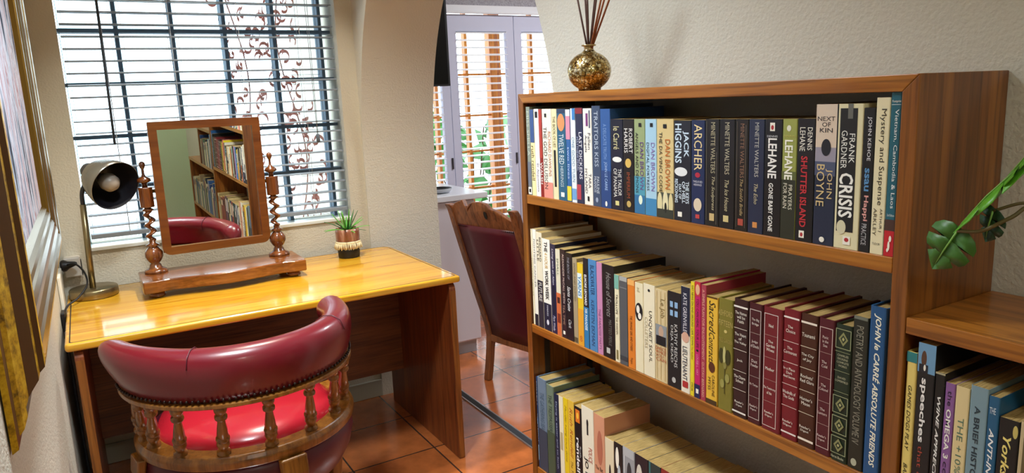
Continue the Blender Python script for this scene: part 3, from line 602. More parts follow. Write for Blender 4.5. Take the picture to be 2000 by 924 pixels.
for x, ph, r0, r1 in ((.68, 0, .60, .82), (.92, 2, .86, 1.05)):
    pts = [(x+.04*math.sin(ph+z*5.2), 3.70+.03*math.cos(ph+z*6), z) for z in [-.1+.1*i for i in range(25)]]
    s_.tube(smoothpath(pts, 3), .0035, 7)
    for i in range(85):
        z = random.uniform(.85, 2.15); c = Vector((x+.04*math.sin(ph+z*5.2)+random.uniform(-.09, .09), 3.66+random.uniform(-.02, .06), z)); a0 = random.uniform(0, 6.28); R = random.uniform(.014, .032)
        pts = [c+Vector((R*math.cos(a0+k*.5), .008*k*.3, R*1.3*math.sin(a0+k*.5)))*(1-.05*k) for k in range(random.randint(5, 10))]
        for u, v in zip(pts, pts[1:]): m.add([u, v, v+Vector((.005, .012, .014)), u+Vector((.005, .012, .014))], [(0, 1, 2, 3)])
s_.build('stems', vm, t); m.build('curled_leaves', vl, t, solid=.003)
# ---------------------------------------------------------------- books
BOOKS = []
def SHELF(group, X, z, rows): BOOKS.append((group, X, z, rows))
SHELF('books on the top shelf',0.899,1.1729,[
 (1.465,0.0169,0.2055,0.12,'8a9488','p','slim grey green paperback, first at the far end of the top shelf',
  'd;MISS SMILLA;.05;.55;.2;.8;c9d0c0|r;.62;.9;.05;.95;6f7480|r;.91;.99;.05;.95;f4f0e2|r;.93;.97;.25;.75;16161c'),
 (1.4481,0.018,0.1995,0.12,'efe3a8','p','slim paperback, blue above and pale yellow below with brown lowercase title',
  'r;.0;.38;.03;.97;3a5488|d;ruth rendell;.42;.82;.15;.85;6a5330'),
 (1.4301,0.0198,0.2004,0.12,'efe9ea','p','slim white paperback with a black square at the spine top',
  'r;.03;.1;.25;.8;16161c|d;El Alquimista;.62;.95;.25;.75;8a8a92'),
 (1.4103,0.0136,0.1992,0.12,'8c1c1c','p','thin dark red paperback with small white capitals low on the spine',
  'r;.0;.55;.05;.95;b13a30|d;WALSH;.6;.85;.15;.85;efe9e0'),
 (1.3967,0.0387,0.2,0.13,'f1ead8','p','thick white paperback fading to pink with tall dark capitals',
  'r;.82;1;.02;.98;e58f80|d;THE GOD DELUSION;.2;.9;.12;.48;26242a|d;RICHARD DAWKINS;.25;.75;.6;.9;b9744c|r;.05;.09;.3;.5;16161c'),
 (1.3579,0.021,0.1998,0.12,'e8dcae','p','cream paperback with a black bar low on its spine',
  'r;.45;.86;.3;.7;16161c|d;THE BOOK OF LIES;.08;.42;.25;.75;7a6a3a'),
 (1.3369,0.0337,0.1995,0.13,'1f5c7c','p','teal blue paperback with an orange oval figure near the spine top',
  'r;0;.045;.03;.97;2b3d5a|e;.05;.24;.08;.92;d9925c|d;TWELVE RED;.27;.6;.2;.75;dfe8ea|d;HERRINGS;.62;.85;.3;.65;c5d6dc|r;.91;.96;.3;.7;f4f0e2'),
 (1.3032,0.0173,0.1982,0.12,'2a5f9e','p','slim blue paperback with a pink block above and a yellow block below',
  'r;.0;.07;.03;.97;e8e6e0|r;.07;.32;.03;.97;d88ea6|r;.83;.99;.03;.97;e8d23c|d;two lives;.4;.75;.3;.7;c5d8ee'),
 (1.2859,0.0189,0.2002,0.12,'e6edf0','p','slim white paperback with blue blocks at the spine top and foot',
  'r;.0;.12;.4;.97;3d7fc0|r;.85;.97;.05;.95;6f9fd0|d;ONE GOOD TURN;.3;.78;.25;.75;8aa0b4'),
 (1.267,0.0267,0.201,0.13,'232a4a','p','navy paperback with red smears at the spine top and foot',
  'r;.0;.06;.03;.97;8c2a34|r;.8;.96;.03;.6;b53f4c|d;LAST DICKENS;.25;.74;.45;.85;ecebf2|d;MATTHEW PEARL;.3;.66;.12;.36;a9b0cc'),
 (1.2403,0.0305,0.1997,0.13,'f2ece0','p','white paperback with a purple mark and thin dark script',
  'r;.05;.18;.35;.6;7c3c78|r;.02;.2;.7;.85;5b6172|d;Fallen;.25;.42;.55;.85;54505a|d;Angels;.27;.45;.15;.45;54505a|d;TARA;.67;.82;.55;.85;6c6a70|d;HYLAND;.62;.88;.15;.42;6c6a70|r;.91;.96;.4;.6;16161c'),
 (1.2098,0.0283,0.2045,0.14,'3a4a66','p','tall slate blue paperback with wide spaced grey capitals',
  'd;TRAITORS KISS;.05;.6;.3;.75;b9c3d2|d;PAULINE;.7;.87;.5;.8;cfd6e0|d;FRANCIS;.7;.86;.2;.45;cfd6e0|e;.91;.96;.35;.65;9aa6bc'),
 (1.1815,0.0328,0.1981,0.14,'2f5a9a','p','mid blue paperback darkening to navy with faint blue capitals',
  'r;.62;1;.01;.99;24427a|d;A DELICATE TRUTH;.15;.5;.3;.62;7fa2d4|d;JOHN LE CARRE;.53;.82;.32;.66;a9c4ea|e;.93;.985;.4;.62;f4f0e2'),
 (1.1487,0.0387,0.1782,0.115,'171c30','p','near black paperback with pale old style lettering and a white bird shape',
  'd;le Carré;.08;.33;.25;.72;dcd3a0|e;.41;.47;.15;.9;efeee6|d;THE TAILOR;.54;.84;.58;.86;e6e4dc|d;OF PANAMA;.54;.86;.22;.5;e6e4dc|r;.9;.95;.35;.65;d9cf8a'),
 (1.11,0.0328,0.1783,0.115,'17151a','p','black paperback with white capitals above a gold eagle shape',
  'd;ROBERT;.1;.36;.55;.88;f4f0ea|d;HARRIS;.1;.36;.12;.45;f4f0ea|e;.42;.52;.2;.75;d9b45c|d;IMPERIUM;.57;.85;.32;.62;9c4a2c|e;.88;.95;.3;.7;c8a860'),
 (1.0772,0.0315,0.1783,0.115,'9aa878','p','paperback fading from olive green to blue with purple capitals',
  'r;.6;1;.01;.99;4f9ab0|r;.8;1;.01;.99;2f6f9c|e;.8;.9;.4;.75;e6f0d8|r;.04;.08;.45;.7;16161c|d;ANGELS AND DEMONS;.14;.78;.15;.4;23262c|d;DAN BROWN;.24;.74;.55;.88;6b4a86'),
 (1.0457,0.0318,0.1784,0.115,'a9cfe4','p','pale sky blue paperback with lilac capitals and a deep blue foot',
  'r;.82;1;.01;.99;3f86b4|r;.04;.08;.45;.7;16161c|d;DIGITAL FORTRESS;.24;.74;.14;.36;2a3f5a|d;DAN BROWN;.24;.74;.52;.85;8d78b4'),
 (1.0138,0.0448,0.1785,0.115,'dcc48a','p','thick tan paperback with orange capitals and a dark arcade scene below',
  'r;.74;1;.01;.99;4c4f42|e;.74;.98;.03;.33;e0d3a2|e;.72;.98;.36;.68;e8dcae|e;.74;.98;.71;.97;dccd98|r;.91;1;.01;.99;35382f|e;.84;.95;.46;.6;1c1c18|r;.05;.09;.4;.6;16161c|d;THE DA VINCI CODE;.13;.74;.16;.34;2a2a20|d;DAN BROWN;.2;.7;.52;.8;c46a28'),
 (0.9691,0.043,0.176,0.115,'1c222e','p','black paperback with very large pale blue capitals and a white splash',
  'd;HIGGINS;.03;.42;.08;.46;cfe2f0;b|d;JACK;.1;.36;.52;.88;cfe2f0;b|e;.46;.55;.05;.8;e8eaea|d;THE KEYS;.6;.82;.7;.9;d5e4ee;b|d;OF HELL;.6;.82;.5;.68;d5e4ee;b|d;DAY OF;.63;.78;.3;.46;d5e4ee;b|d;RECKONING;.58;.82;.08;.26;d5e4ee;b|r;.91;.96;.25;.5;f4f0e2'),
 (0.9261,0.0324,0.177,0.115,'1c2c54','p','deep blue paperback with large cream capitals above a red dot',
  'd;ARCHER;.04;.48;.22;.8;efd9a0|e;.5;.55;.3;.68;b02840|h;TWELVE RED;.58;.6;.15;.85;d8d8e0|h;HERRINGS;.61;.63;.2;.8;d8d8e0|e;.75;.88;.2;.8;e0ceb4|r;.91;.95;.35;.65;c04040'),
 (0.8937,0.0321,0.1788,0.115,'1a1a1c','p','black creased paperback with worn white flecks, just right of the deep blue one',
  'd;MINETTE WALTERS;.03;.5;.42;.72;b9b090|d;The Sculptress;.53;.85;.45;.72;c9bf98;i|r;.02;.95;.1;.14;5a564c|r;.3;.98;.82;.85;6b675c|r;.88;.95;.35;.7;cdb27a'),
 (0.8616,0.0334,0.1789,0.115,'15151a','p','smooth black paperback with grey capitals and a short italic title',
  'd;MINETTE WALTERS;.03;.5;.36;.66;bcb49a|d;The Ice House;.55;.84;.38;.64;c9bf98;i|r;.88;.94;.3;.65;d3c084'),
 (0.8282,0.0277,0.1789,0.115,'1b1716','p','black cracked paperback with reddish capitals between two smooth dark ones',
  "d;MINETTE WALTERS;.04;.52;.4;.7;8d6a54|d;The Scold's Bridle;.53;.86;.42;.66;b8a070;i|r;.02;.97;.14;.18;5d5348|r;.05;.97;.8;.84;6d6253|r;.89;.95;.3;.7;b04a3a"),
 (0.8005,0.031,0.179,0.115,'232c46','p','navy paperback with grey capitals, right of the cracked black one',
  'd;MINETTE WALTERS;.03;.5;.4;.66;b7b6b0|d;The Echo;.56;.74;.4;.64;c9bf98;i|r;.9;.95;.34;.64;cf8a4a'),
 (0.7694,0.0329,0.1791,0.115,'141318','p','black paperback with bold white capitals running the whole spine',
  'r;.03;.1;.3;.58;f4f0e2|e;.05;.09;.36;.52;b02a30|h;DENNIS;.135;.152;.15;.75;cfcfd4|d;LEHANE;.16;.5;.22;.72;f4f2ee;b|d;GONE BABY GONE;.54;.96;.3;.56;f0eee8;b'),
 (0.7366,0.0264,0.1792,0.115,'9aa050','p','olive green paperback with bold white capitals darkening to black below',
  'r;.5;1;.01;.99;2a2c1e|r;.43;.5;.01;.99;5d6434|e;.05;.1;.3;.6;e8e8d4|h;DENNIS;.13;.15;.1;.85;c9c068|d;LEHANE;.17;.5;.2;.75;f6f4e6;b|d;PRAYERS;.54;.75;.52;.78;e6e2cc|d;FOR RAIN;.53;.74;.15;.42;e6e2cc'),
 (0.7102,0.0308,0.18,0.115,'15141a','p','black paperback with a long red title under white capitals',
  'd;DENNIS;.07;.25;.58;.85;f4f0e2|d;LEHANE;.07;.26;.15;.45;f4f0e2|d;SHUTTER ISLAND;.3;.88;.25;.62;c03038;b|r;.91;.97;.25;.55;f4f0e2|e;.925;.96;.32;.48;b02a30'),
 (0.6794,0.0346,0.1998,0.125,'222c44','p','paperback with pale pink top, leaping dark figure and dark blue foot',
  'r;.0;.3;.01;.99;dcc8b4|r;.3;.4;.01;.99;9a94a4|r;.4;.5;.01;.99;4c5470|h;NEXT;.085;.115;.08;.9;2a2630|h;OF;.125;.155;.3;.7;2a2630|h;KIN;.165;.195;.2;.8;2a2630|e;.24;.36;.3;.75;1a1c26|d;BOYNE;.42;.72;.12;.5;d9c08a|d;JOHN;.45;.66;.55;.88;d9c08a|e;.94;.98;.35;.6;f4f0e2'),
 (0.6448,0.0386,0.1999,0.125,'e4dcb4','p','thick cream paperback with a large black panel and bold white title',
  'r;.03;.88;.1;.78;17171a|r;.0;.1;.4;.6;6a6a64|d;FRANK;.2;.4;.5;.72;efefe8|d;GARDNER;.18;.44;.18;.42;efefe8|d;CRISIS;.47;.78;.16;.72;f6f6f0;b|e;.8;.9;.12;.5;d8d2b0|r;.91;.97;.4;.7;f4f0e2|e;.92;.95;.46;.64;b02a30'),
 (0.6062,0.0169,0.1942,0.12,'17181e','p','narrow black paperback with blue and pink bold lettering',
  'd;JOHN KEHOE;.06;.36;.35;.75;eeeef2|d;ssau;.41;.57;.3;.72;5b92c4;b|d;Happi;.6;.78;.25;.75;e6a8a0;b|d;PRACTICE;.8;.95;.25;.7;c9c9cc'),
 (0.5892,0.0199,0.2071,0.13,'ece2bc','p','tall cream paperback with serif style dark title, beside the teal guide',
  'd;Mystery and Suspense;.07;.68;.3;.78;3a352a|d;ARTHUR J;.7;.85;.58;.82;5a5444|d;ARKLEY;.7;.88;.18;.42;5a5444|h;TUDOR;.925;.94;.2;.75;4a4436'),
 (0.5693,0.0148,0.2131,0.13,'1f6274','p','tall teal paperback guide with a red foot and white footprint, last on the top shelf',
  'r;.84;1;.02;.98;c41f2c|r;.77;.84;.02;.98;4a3028|h;Footprint;.045;.062;.15;.98;f4f0e2|r;.07;.073;.05;.98;cfe0e4|d;Vietnam, Cambodia & Laos;.1;.7;.42;.82;eef4f4|h;2nd Edition;.735;.75;.2;.9;dbe6e8|e;.87;.91;.5;.75;f4f0e2|e;.905;.965;.4;.62;f4f0e2|e;.95;.975;.32;.5;f4f0e2'),
])
SHELF('books on the middle shelf',0.899,0.852,[
 (1.465,0.0078,0.2379,0.155,'eee3c0','p','tall cream paperback, first at the far end of the middle shelf',
  'd;FIGHTING CANCER;.3;.7;.3;.7;9a8c60'),
 (1.4572,0.0164,0.2389,0.155,'f2eee0','p','thin white paperback with small dark title and a black foot, far end of middle shelf',
  'd;FIGHTING CANCER;.1;.6;.3;.7;6a655a|r;.88;1;.05;.95;22202c'),
 (1.4407,0.0253,0.2343,0.15,'e8dfc4','p','cream paperback with stacked black capitals and a dark patterned lower half',
  'r;.5;1;.03;.97;2a2430|d;BERNARD;.05;.3;.55;.85;16161c|d;LITTLE;.08;.3;.15;.45;16161c|d;FUTURE;.52;.72;.2;.8;b9b4ac;b'),
 (1.4155,0.0334,0.2224,0.15,'f3f0e4','p','white paperback with bold black words and a navy foot with small arrow',
  'r;.7;1;.02;.98;1c1c34|d;THE;.03;.14;.3;.7;16161c;b|d;4 HOUR;.15;.32;.3;.7;cfa84c|d;WORK WEEK;.34;.66;.3;.72;16161c;b|d;FERRISS;.72;.84;.42;.58;d8d8e4|e;.88;.94;.35;.65;d8d8e4'),
 (1.382,0.0217,0.2143,0.15,'1d2142','p','thin navy paperback with small white italic title high on the spine',
  'd;Living with an Alien;.05;.45;.3;.7;e4e4ee;i|r;.46;.78;.3;.7;15182e|d;Pam Wade;.8;.97;.3;.7;cfcfe0;i'),
 (1.3603,0.0191,0.2053,0.12,'e2dcc2','p','thin paperback, cream above and orange red below with dark figures',
  'r;.5;1;.03;.97;cf6a3c|r;.55;.62;.2;.8;4a2018|r;.74;.85;.15;.85;7a2c1c|d;SMALL;.1;.3;.3;.7;7c8a70'),
 (1.3413,0.0208,0.2084,0.125,'2a1c24','p','dark plum paperback with narrow pinkish capitals',
  'd;ALEXANDER McCALL SMITH;.05;.6;.45;.8;d9c0b4|d;TEA TIME;.62;.85;.35;.7;b08a74|r;.92;.96;.3;.7;f4f0e2'),
 (1.3205,0.0273,0.204,0.125,'17171d','p','black paperback with white script style title in mid spine',
  'd;THE BOOK OF;.05;.3;.3;.6;9a9aa4;i|d;Santa Cruise;.38;.66;.25;.7;eeeeee;i|d;Clark;.76;.86;.3;.7;cfcfcf;i'),
 (1.2932,0.0178,0.196,0.125,'a89878','p','taupe paperback with a worn edge, between the black script one and the yellow one',
  'd;DONE AND DUSTED;.06;.5;.3;.7;6f6248|r;.93;.99;.1;.9;5c5038'),
 (1.2754,0.0222,0.1879,0.125,'e6c32c','p','bright yellow paperback with blue bubbles and an orange foot',
  'r;.55;1;.02;.98;e3a02c|r;.12;.42;.05;.8;e0ecea|d;YARNS;.15;.4;.15;.7;3d80b4;b|d;GO;.88;.95;.3;.7;c04a24;b'),
 (1.2532,0.0189,0.2028,0.125,'1a1c24','p','paperback with black upper spine and bright blue lower spine',
  'r;.54;1;.02;.98;2c78ac|d;ELMORE LEONARD;.18;.52;.25;.7;f2f2f2;b|d;MR PARADISE;.56;.8;.25;.7;e4eef4;b'),
 (1.2344,0.0294,0.2035,0.125,'4a86bc','p','sky blue paperback with navy capitals along the spine',
  'd;BLACKWATER;.06;.38;.28;.75;17305a|d;KERSTIN EKMAN;.44;.94;.3;.7;2a4a78'),
 (1.205,0.0196,0.2021,0.125,'c888b0','p','pink paperback beside the sky blue one',
  'd;THE PARADISE PARTY;.5;.95;.3;.7;8a5080'),
 (1.1854,0.0405,0.2019,0.14,'18171b','p','thick black paperback with grey handwriting style title on the spine',
  'd;House of Secrets;.08;.55;.35;.75;8e8c88;i|d;MATTEO PERLE;.58;.86;.5;.75;6e6c68|r;.89;.95;.3;.6;b9b9b4'),
 (1.1449,0.0158,0.1865,0.125,'ece2c0','p','narrow cream paperback with a teal top and small dark capitals',
  'r;0;.16;.03;.97;7ab0a0|d;TROLLOPE;.22;.45;.3;.7;16161c|d;THE WARDEN;.48;.68;.3;.65;5a5040|r;.86;.97;.3;.7;8a7c50'),
 (1.1291,0.026,0.1862,0.14,'55585c','p','dark grey worn paperback with a pale top edge',
  'r;0;.05;.03;.97;a9aaa6|r;.12;.13;.05;.95;85878a|r;.9;.95;.05;.95;3c3e42'),
 (1.1031,0.0229,0.1846,0.125,'e0802c','p','bright orange paperback with small dark title',
  'r;0;.06;.03;.97;f0b060|d;THE ORANGE GIRL AND OTHERS;.4;.8;.35;.65;5a2c10|d;Penguin;.88;.95;.3;.7;5a2c10'),
 (1.0803,0.0252,0.1831,0.125,'ebe0bc','p','cream paperback with a round black and white emblem',
  'd;ad;.05;.1;.3;.65;a99c74|e;.22;.42;.05;.95;16161c|e;.25;.34;.2;.6;f4f0e2|e;.33;.4;.4;.8;f4f0e2'),
 (1.055,0.0339,0.186,0.13,'ece2c4','p','wide cream paperback with tall black capitals near its foot',
  'e;.05;.08;.4;.6;16161c|d;UNQUIET SOUL;.28;.84;.45;.75;3a3630|d;COLLETERS;.36;.7;.12;.38;b9ac88'),
 (1.0211,0.0345,0.183,0.13,'d9c496','p','streaked tan paperback with a dark portrait photo mid spine',
  'r;.02;.98;.14;.18;c0a468|r;.02;.98;.46;.5;c0a468|r;.02;.98;.8;.84;c0a468|d;Le Job;.1;.3;.35;.8;8a7444|r;.38;.6;.05;.95;8c9296|e;.39;.52;.3;.7;c0a088|r;.5;.6;.1;.9;16161c|h;DANCE;.62;.655;.05;.9;b0542c|h;WHILE;.66;.695;.05;.9;b0542c|h;YOU;.7;.735;.05;.7;b0542c|h;CAN;.74;.775;.1;.9;b0542c'),
 (0.9866,0.0357,0.1855,0.13,'17181e','p','thick black paperback with two lit blue windows near the spine top',
  'r;.1;.25;.2;.42;8fb4d8|r;.1;.25;.55;.78;8fb4d8|r;.16;.19;.2;.78;17181e|d;KATHY REICHS;.33;.78;.52;.76;cfcfcc|d;DEJA DEAD;.35;.74;.22;.44;cfcfcc|e;.89;.95;.35;.65;b9b9b4'),
 (0.9509,0.0239,0.2013,0.13,'ece4d0','p','paperback with navy top, round portrait and white foot with a red mark',
  'r;0;.45;.02;.98;1c2238|d;KATE GRENVILLE;.06;.42;.25;.65;e6e6ea|e;.42;.52;.1;.9;d8a890|d;LIEUTENANT;.56;.88;.2;.7;2c3850|r;.89;.95;.2;.8;b03030'),
 (0.927,0.0107,0.2142,0.14,'e9d42c','p','thin bright yellow paperback with small dark title, left of the magenta one',
  'd;RAY NEWS ON AND AROUND CAPE TOWN;.03;.55;.3;.75;3a3a1a|d;The Author;.56;.68;.3;.75;8a6a10;i|d;STRUIK;.88;.96;.3;.7;16161c'),
 (0.9162,0.0149,0.2168,0.15,'c41c68','p','thin magenta paperback with a small portrait on top and navy foot',
  'r;0;.12;.03;.97;c8343c|e;.02;.11;.15;.85;e4b48c|d;YOU CAN HEAL YOUR LIFE;.14;.56;.3;.72;5c0a34|e;.575;.595;.3;.7;16161c|d;LOUISE L. HAY;.62;.8;.35;.7;e8a0c0|r;.88;1;.03;.97;1c2450|r;.92;.96;.3;.75;f4f0e2'),
 (0.9013,0.0134,0.2141,0.15,'a83a4c','p','dusty rose paperback with tiny pale capitals along the spine',
  'd;A SIMPLE PLAN FOR ENLIGHTENMENT;.04;.64;.3;.7;e8b8a0|d;GUSTAV BERNARD;.66;.97;.3;.7;e8b8a0'),
 (0.888,0.0272,0.1973,0.14,'e8b83c','p','yellow paperback with large black flowing script and a dark flower',
  'r;.0;.015;.02;.98;5a3a10|d;Sacred;.04;.33;.25;.8;241a10;i|d;Contracts;.33;.62;.25;.72;241a10;i|e;.6;.7;.25;.8;5a2c18|d;CAROLINE;.72;.92;.55;.78;3a2410|d;MYSS;.75;.87;.2;.44;3a2410|r;.955;1;.02;.98;4a3418'),
 (0.8608,0.0345,0.1996,0.13,'7d742c','h','worn olive gold hardback with a leafy plant ornament',
  'h;ASHFORD;.1;.15;.03;.97;bca860|h;FIFTEEN;.19;.24;.06;.97;bca860|e;.27;.3;.42;.62;d0bc70|h;TREE GARDEN;.35;.385;.06;.97;a8964c|e;.44;.58;.1;.4;3a3814|e;.42;.58;.36;.56;c0b878|e;.44;.58;.52;.86;3a3814|e;.56;.62;.4;.62;8a8444|r;.62;.85;.48;.52;3a3814|e;.66;.74;.52;.82;9c9650|e;.72;.8;.2;.48;9c9650'),
 (0.8263,0.0318,0.2061,0.14,'35191a','h','dark brown hardback with white bars, leftmost of the matching bound volumes',
  "r;.055;.07;.03;.97;efeae0|h;The Names;.1;.125;.12;.9;f4f0e2|h;will be;.135;.16;.25;.8;f4f0e2|h;Faith;.17;.195;.3;.72;f4f0e2|r;.24;.245;.05;.95;cfc6b8|h;The Heart;.28;.305;.12;.9;f4f0e2|h;of;.315;.34;.4;.6;f4f0e2|h;The Valley;.35;.375;.1;.92;f4f0e2|r;.42;.425;.05;.95;cfc6b8|h;Jack;.5;.525;.3;.7;f4f0e2|r;.6;.605;.05;.95;cfc6b8|h;The Charm;.64;.665;.12;.9;f4f0e2|h;School;.675;.7;.25;.75;f4f0e2|r;.76;.765;.05;.95;cfc6b8|h;Reader's;.86;.88;.2;.8;f4f0e2|h;Digest;.89;.91;.3;.72;f4f0e2|r;.95;.965;.03;.97;efeae0"),
 (0.7945,0.0293,0.2061,0.14,'46131c','h','dark maroon hardback with a thin white framed spine, second bound volume',
  "f;.05;.96;.1;.9;cfc0b8|r;.24;.244;.12;.88;a08a84|r;.42;.424;.12;.88;a08a84|r;.6;.604;.12;.88;a08a84|r;.77;.774;.12;.88;a08a84|h;The Big;.12;.145;.25;.78;e6dcd4|h;Bridge;.155;.18;.28;.75;e6dcd4|h;Judge;.3;.325;.28;.72;e6dcd4|h;of Deeds;.335;.36;.22;.8;e6dcd4|h;Dust;.46;.485;.3;.7;e6dcd4|h;Powder;.495;.52;.25;.78;e6dcd4|h;Mr Tempe;.66;.685;.2;.8;e6dcd4|h;Reader's;.84;.86;.22;.78;e6dcd4|h;Digest;.87;.89;.28;.72;e6dcd4"),
 (0.7652,0.039,0.2065,0.145,'701822','h','red hardback with a white framed spine, third bound volume',
  "f;.05;.97;.08;.78;e0cfc6|r;.22;.224;.1;.76;a87a74|r;.4;.404;.1;.76;a87a74|r;.58;.584;.1;.76;a87a74|r;.76;.764;.1;.76;a87a74|h;Ned;.13;.155;.32;.55;f4f0e2|h;The;.26;.28;.3;.55;f4f0e2|h;Garden;.29;.315;.2;.65;f4f0e2|h;Wives;.325;.35;.22;.62;f4f0e2|h;Mother;.48;.505;.2;.65;f4f0e2|h;The Testimony;.64;.665;.12;.74;f4f0e2|h;of the;.675;.7;.3;.55;f4f0e2|h;Reader's;.84;.86;.2;.65;f4f0e2|h;Digest;.87;.89;.25;.6;f4f0e2"),
 (0.7262,0.0318,0.2123,0.145,'741420','h','red hardback with white bars top and bottom, fourth bound volume',
  "r;.055;.068;.05;.95;efe4dc|r;.945;.958;.05;.95;efe4dc|r;.24;.245;.05;.95;d8b8b0|r;.4;.405;.05;.95;d8b8b0|r;.57;.575;.05;.95;d8b8b0|r;.74;.745;.05;.95;d8b8b0|h;The;.12;.14;.3;.6;f4f0e2|h;Choice;.15;.175;.2;.75;f4f0e2|h;The;.28;.3;.3;.6;f4f0e2|h;Cormorant;.31;.335;.1;.88;f4f0e2|h;In a Place;.44;.46;.12;.8;f4f0e2|h;Dark;.47;.49;.3;.65;f4f0e2|h;And Secret;.5;.52;.12;.82;f4f0e2|h;Windmills of;.62;.645;.1;.88;f4f0e2|h;The Gods;.655;.68;.15;.8;f4f0e2|h;Reader's;.85;.87;.15;.75;f4f0e2|h;Digest;.88;.9;.2;.7;f4f0e2"),
 (0.6944,0.0311,0.2119,0.145,'452012','h','chestnut brown hardback with white bars, fifth bound volume',
  "r;.055;.07;.05;.95;efe4d4|r;.94;.957;.05;.95;efe4d4|r;.24;.245;.05;.95;d0c0a8|r;.4;.405;.05;.95;d0c0a8|r;.57;.575;.05;.95;d0c0a8|r;.74;.745;.05;.95;d0c0a8|h;Tsunami;.14;.168;.12;.86;f4f0e2|h;The City;.29;.315;.12;.84;f4f0e2|h;of Joy;.325;.35;.22;.72;f4f0e2|h;Rockets';.45;.475;.12;.84;f4f0e2|h;Red Glare;.485;.51;.1;.9;f4f0e2|h;Hunter's;.62;.645;.12;.84;f4f0e2|h;Moon;.655;.68;.22;.72;f4f0e2|h;Reader's;.84;.86;.15;.8;f4f0e2|h;Digest;.87;.89;.22;.7;f4f0e2"),
 (0.6633,0.0279,0.2121,0.145,'521420','h','maroon hardback with a thin pale framed spine, left of the green volume',
  "f;.06;.95;.1;.9;d0b8b0|r;.24;.244;.12;.88;a8847e|r;.42;.424;.12;.88;a8847e|r;.6;.604;.12;.88;a8847e|r;.77;.774;.12;.88;a8847e|h;Panic;.12;.14;.3;.65;e6d4cc|h;in the;.15;.17;.3;.65;e6d4cc|h;Sea;.18;.2;.35;.6;e6d4cc|h;The;.3;.32;.3;.6;e6d4cc|h;Cold;.33;.35;.3;.65;e6d4cc|h;The;.47;.49;.3;.6;e6d4cc|h;Colonel;.5;.52;.2;.75;e6d4cc|h;The;.65;.67;.3;.6;e6d4cc|h;Lantern;.68;.7;.2;.75;e6d4cc|h;Reader's;.85;.87;.2;.75;e6d4cc|h;Digest;.88;.9;.25;.68;e6d4cc"),
 (0.6354,0.0278,0.2101,0.15,'1c2c1e','h','dark green hardback with repeated gilt diamond ornaments in square frames',
  'f;.03;.17;.05;.95;9aa078|k;.05;.15;.22;.78;8c8c5c|k;.07;.13;.33;.67;1c2c1e|k;.085;.115;.42;.58;b4b078|h;CHARLES;.21;.225;.2;.85;b8b898|h;DICKENS;.235;.25;.22;.82;b8b898|h;COMPLETE;.26;.275;.18;.88;b8b898|h;WORKS;.285;.3;.28;.78;b8b898|r;.19;.193;.05;.95;9aa078|r;.33;.333;.05;.95;9aa078|h;DAVID;.37;.385;.28;.75;b8b898|h;COPPERFIELD;.395;.41;.12;.9;b8b898|r;.48;.483;.05;.95;9aa078|f;.51;.64;.05;.95;9aa078|k;.525;.625;.22;.78;8c8c5c|k;.547;.603;.33;.67;1c2c1e|k;.562;.588;.42;.58;b4b078|f;.66;.79;.05;.95;9aa078|k;.675;.775;.22;.78;8c8c5c|k;.697;.753;.33;.67;1c2c1e|k;.712;.738;.42;.58;b4b078|f;.81;.94;.05;.95;9aa078|k;.825;.925;.22;.78;8c8c5c|k;.847;.903;.33;.67;1c2c1e|k;.862;.888;.42;.58;b4b078|h;Heron Books;.955;.975;.1;.85;c9c9a8'),
 (0.6075,0.0236,0.2291,0.15,'20221a','p','black olive book with tall silver ornamental capitals beside the blue one',
  'd;POETRY AND ANTHOLOGY VOLUME IV;.06;.83;.25;.72;8e8c7c|e;.93;.98;.25;.65;b4b49c|r;.0;.02;.05;.95;6f7468'),
 (0.584,0.0262,0.2487,0.155,'1e5080','h','tall blue hardback with long white slanted capitals, last on the middle shelf',
  'd;JOHN le CARRÉ ABSOLUTE FRIENDS;.04;.94;.28;.78;f2f0dc;bi'),
])
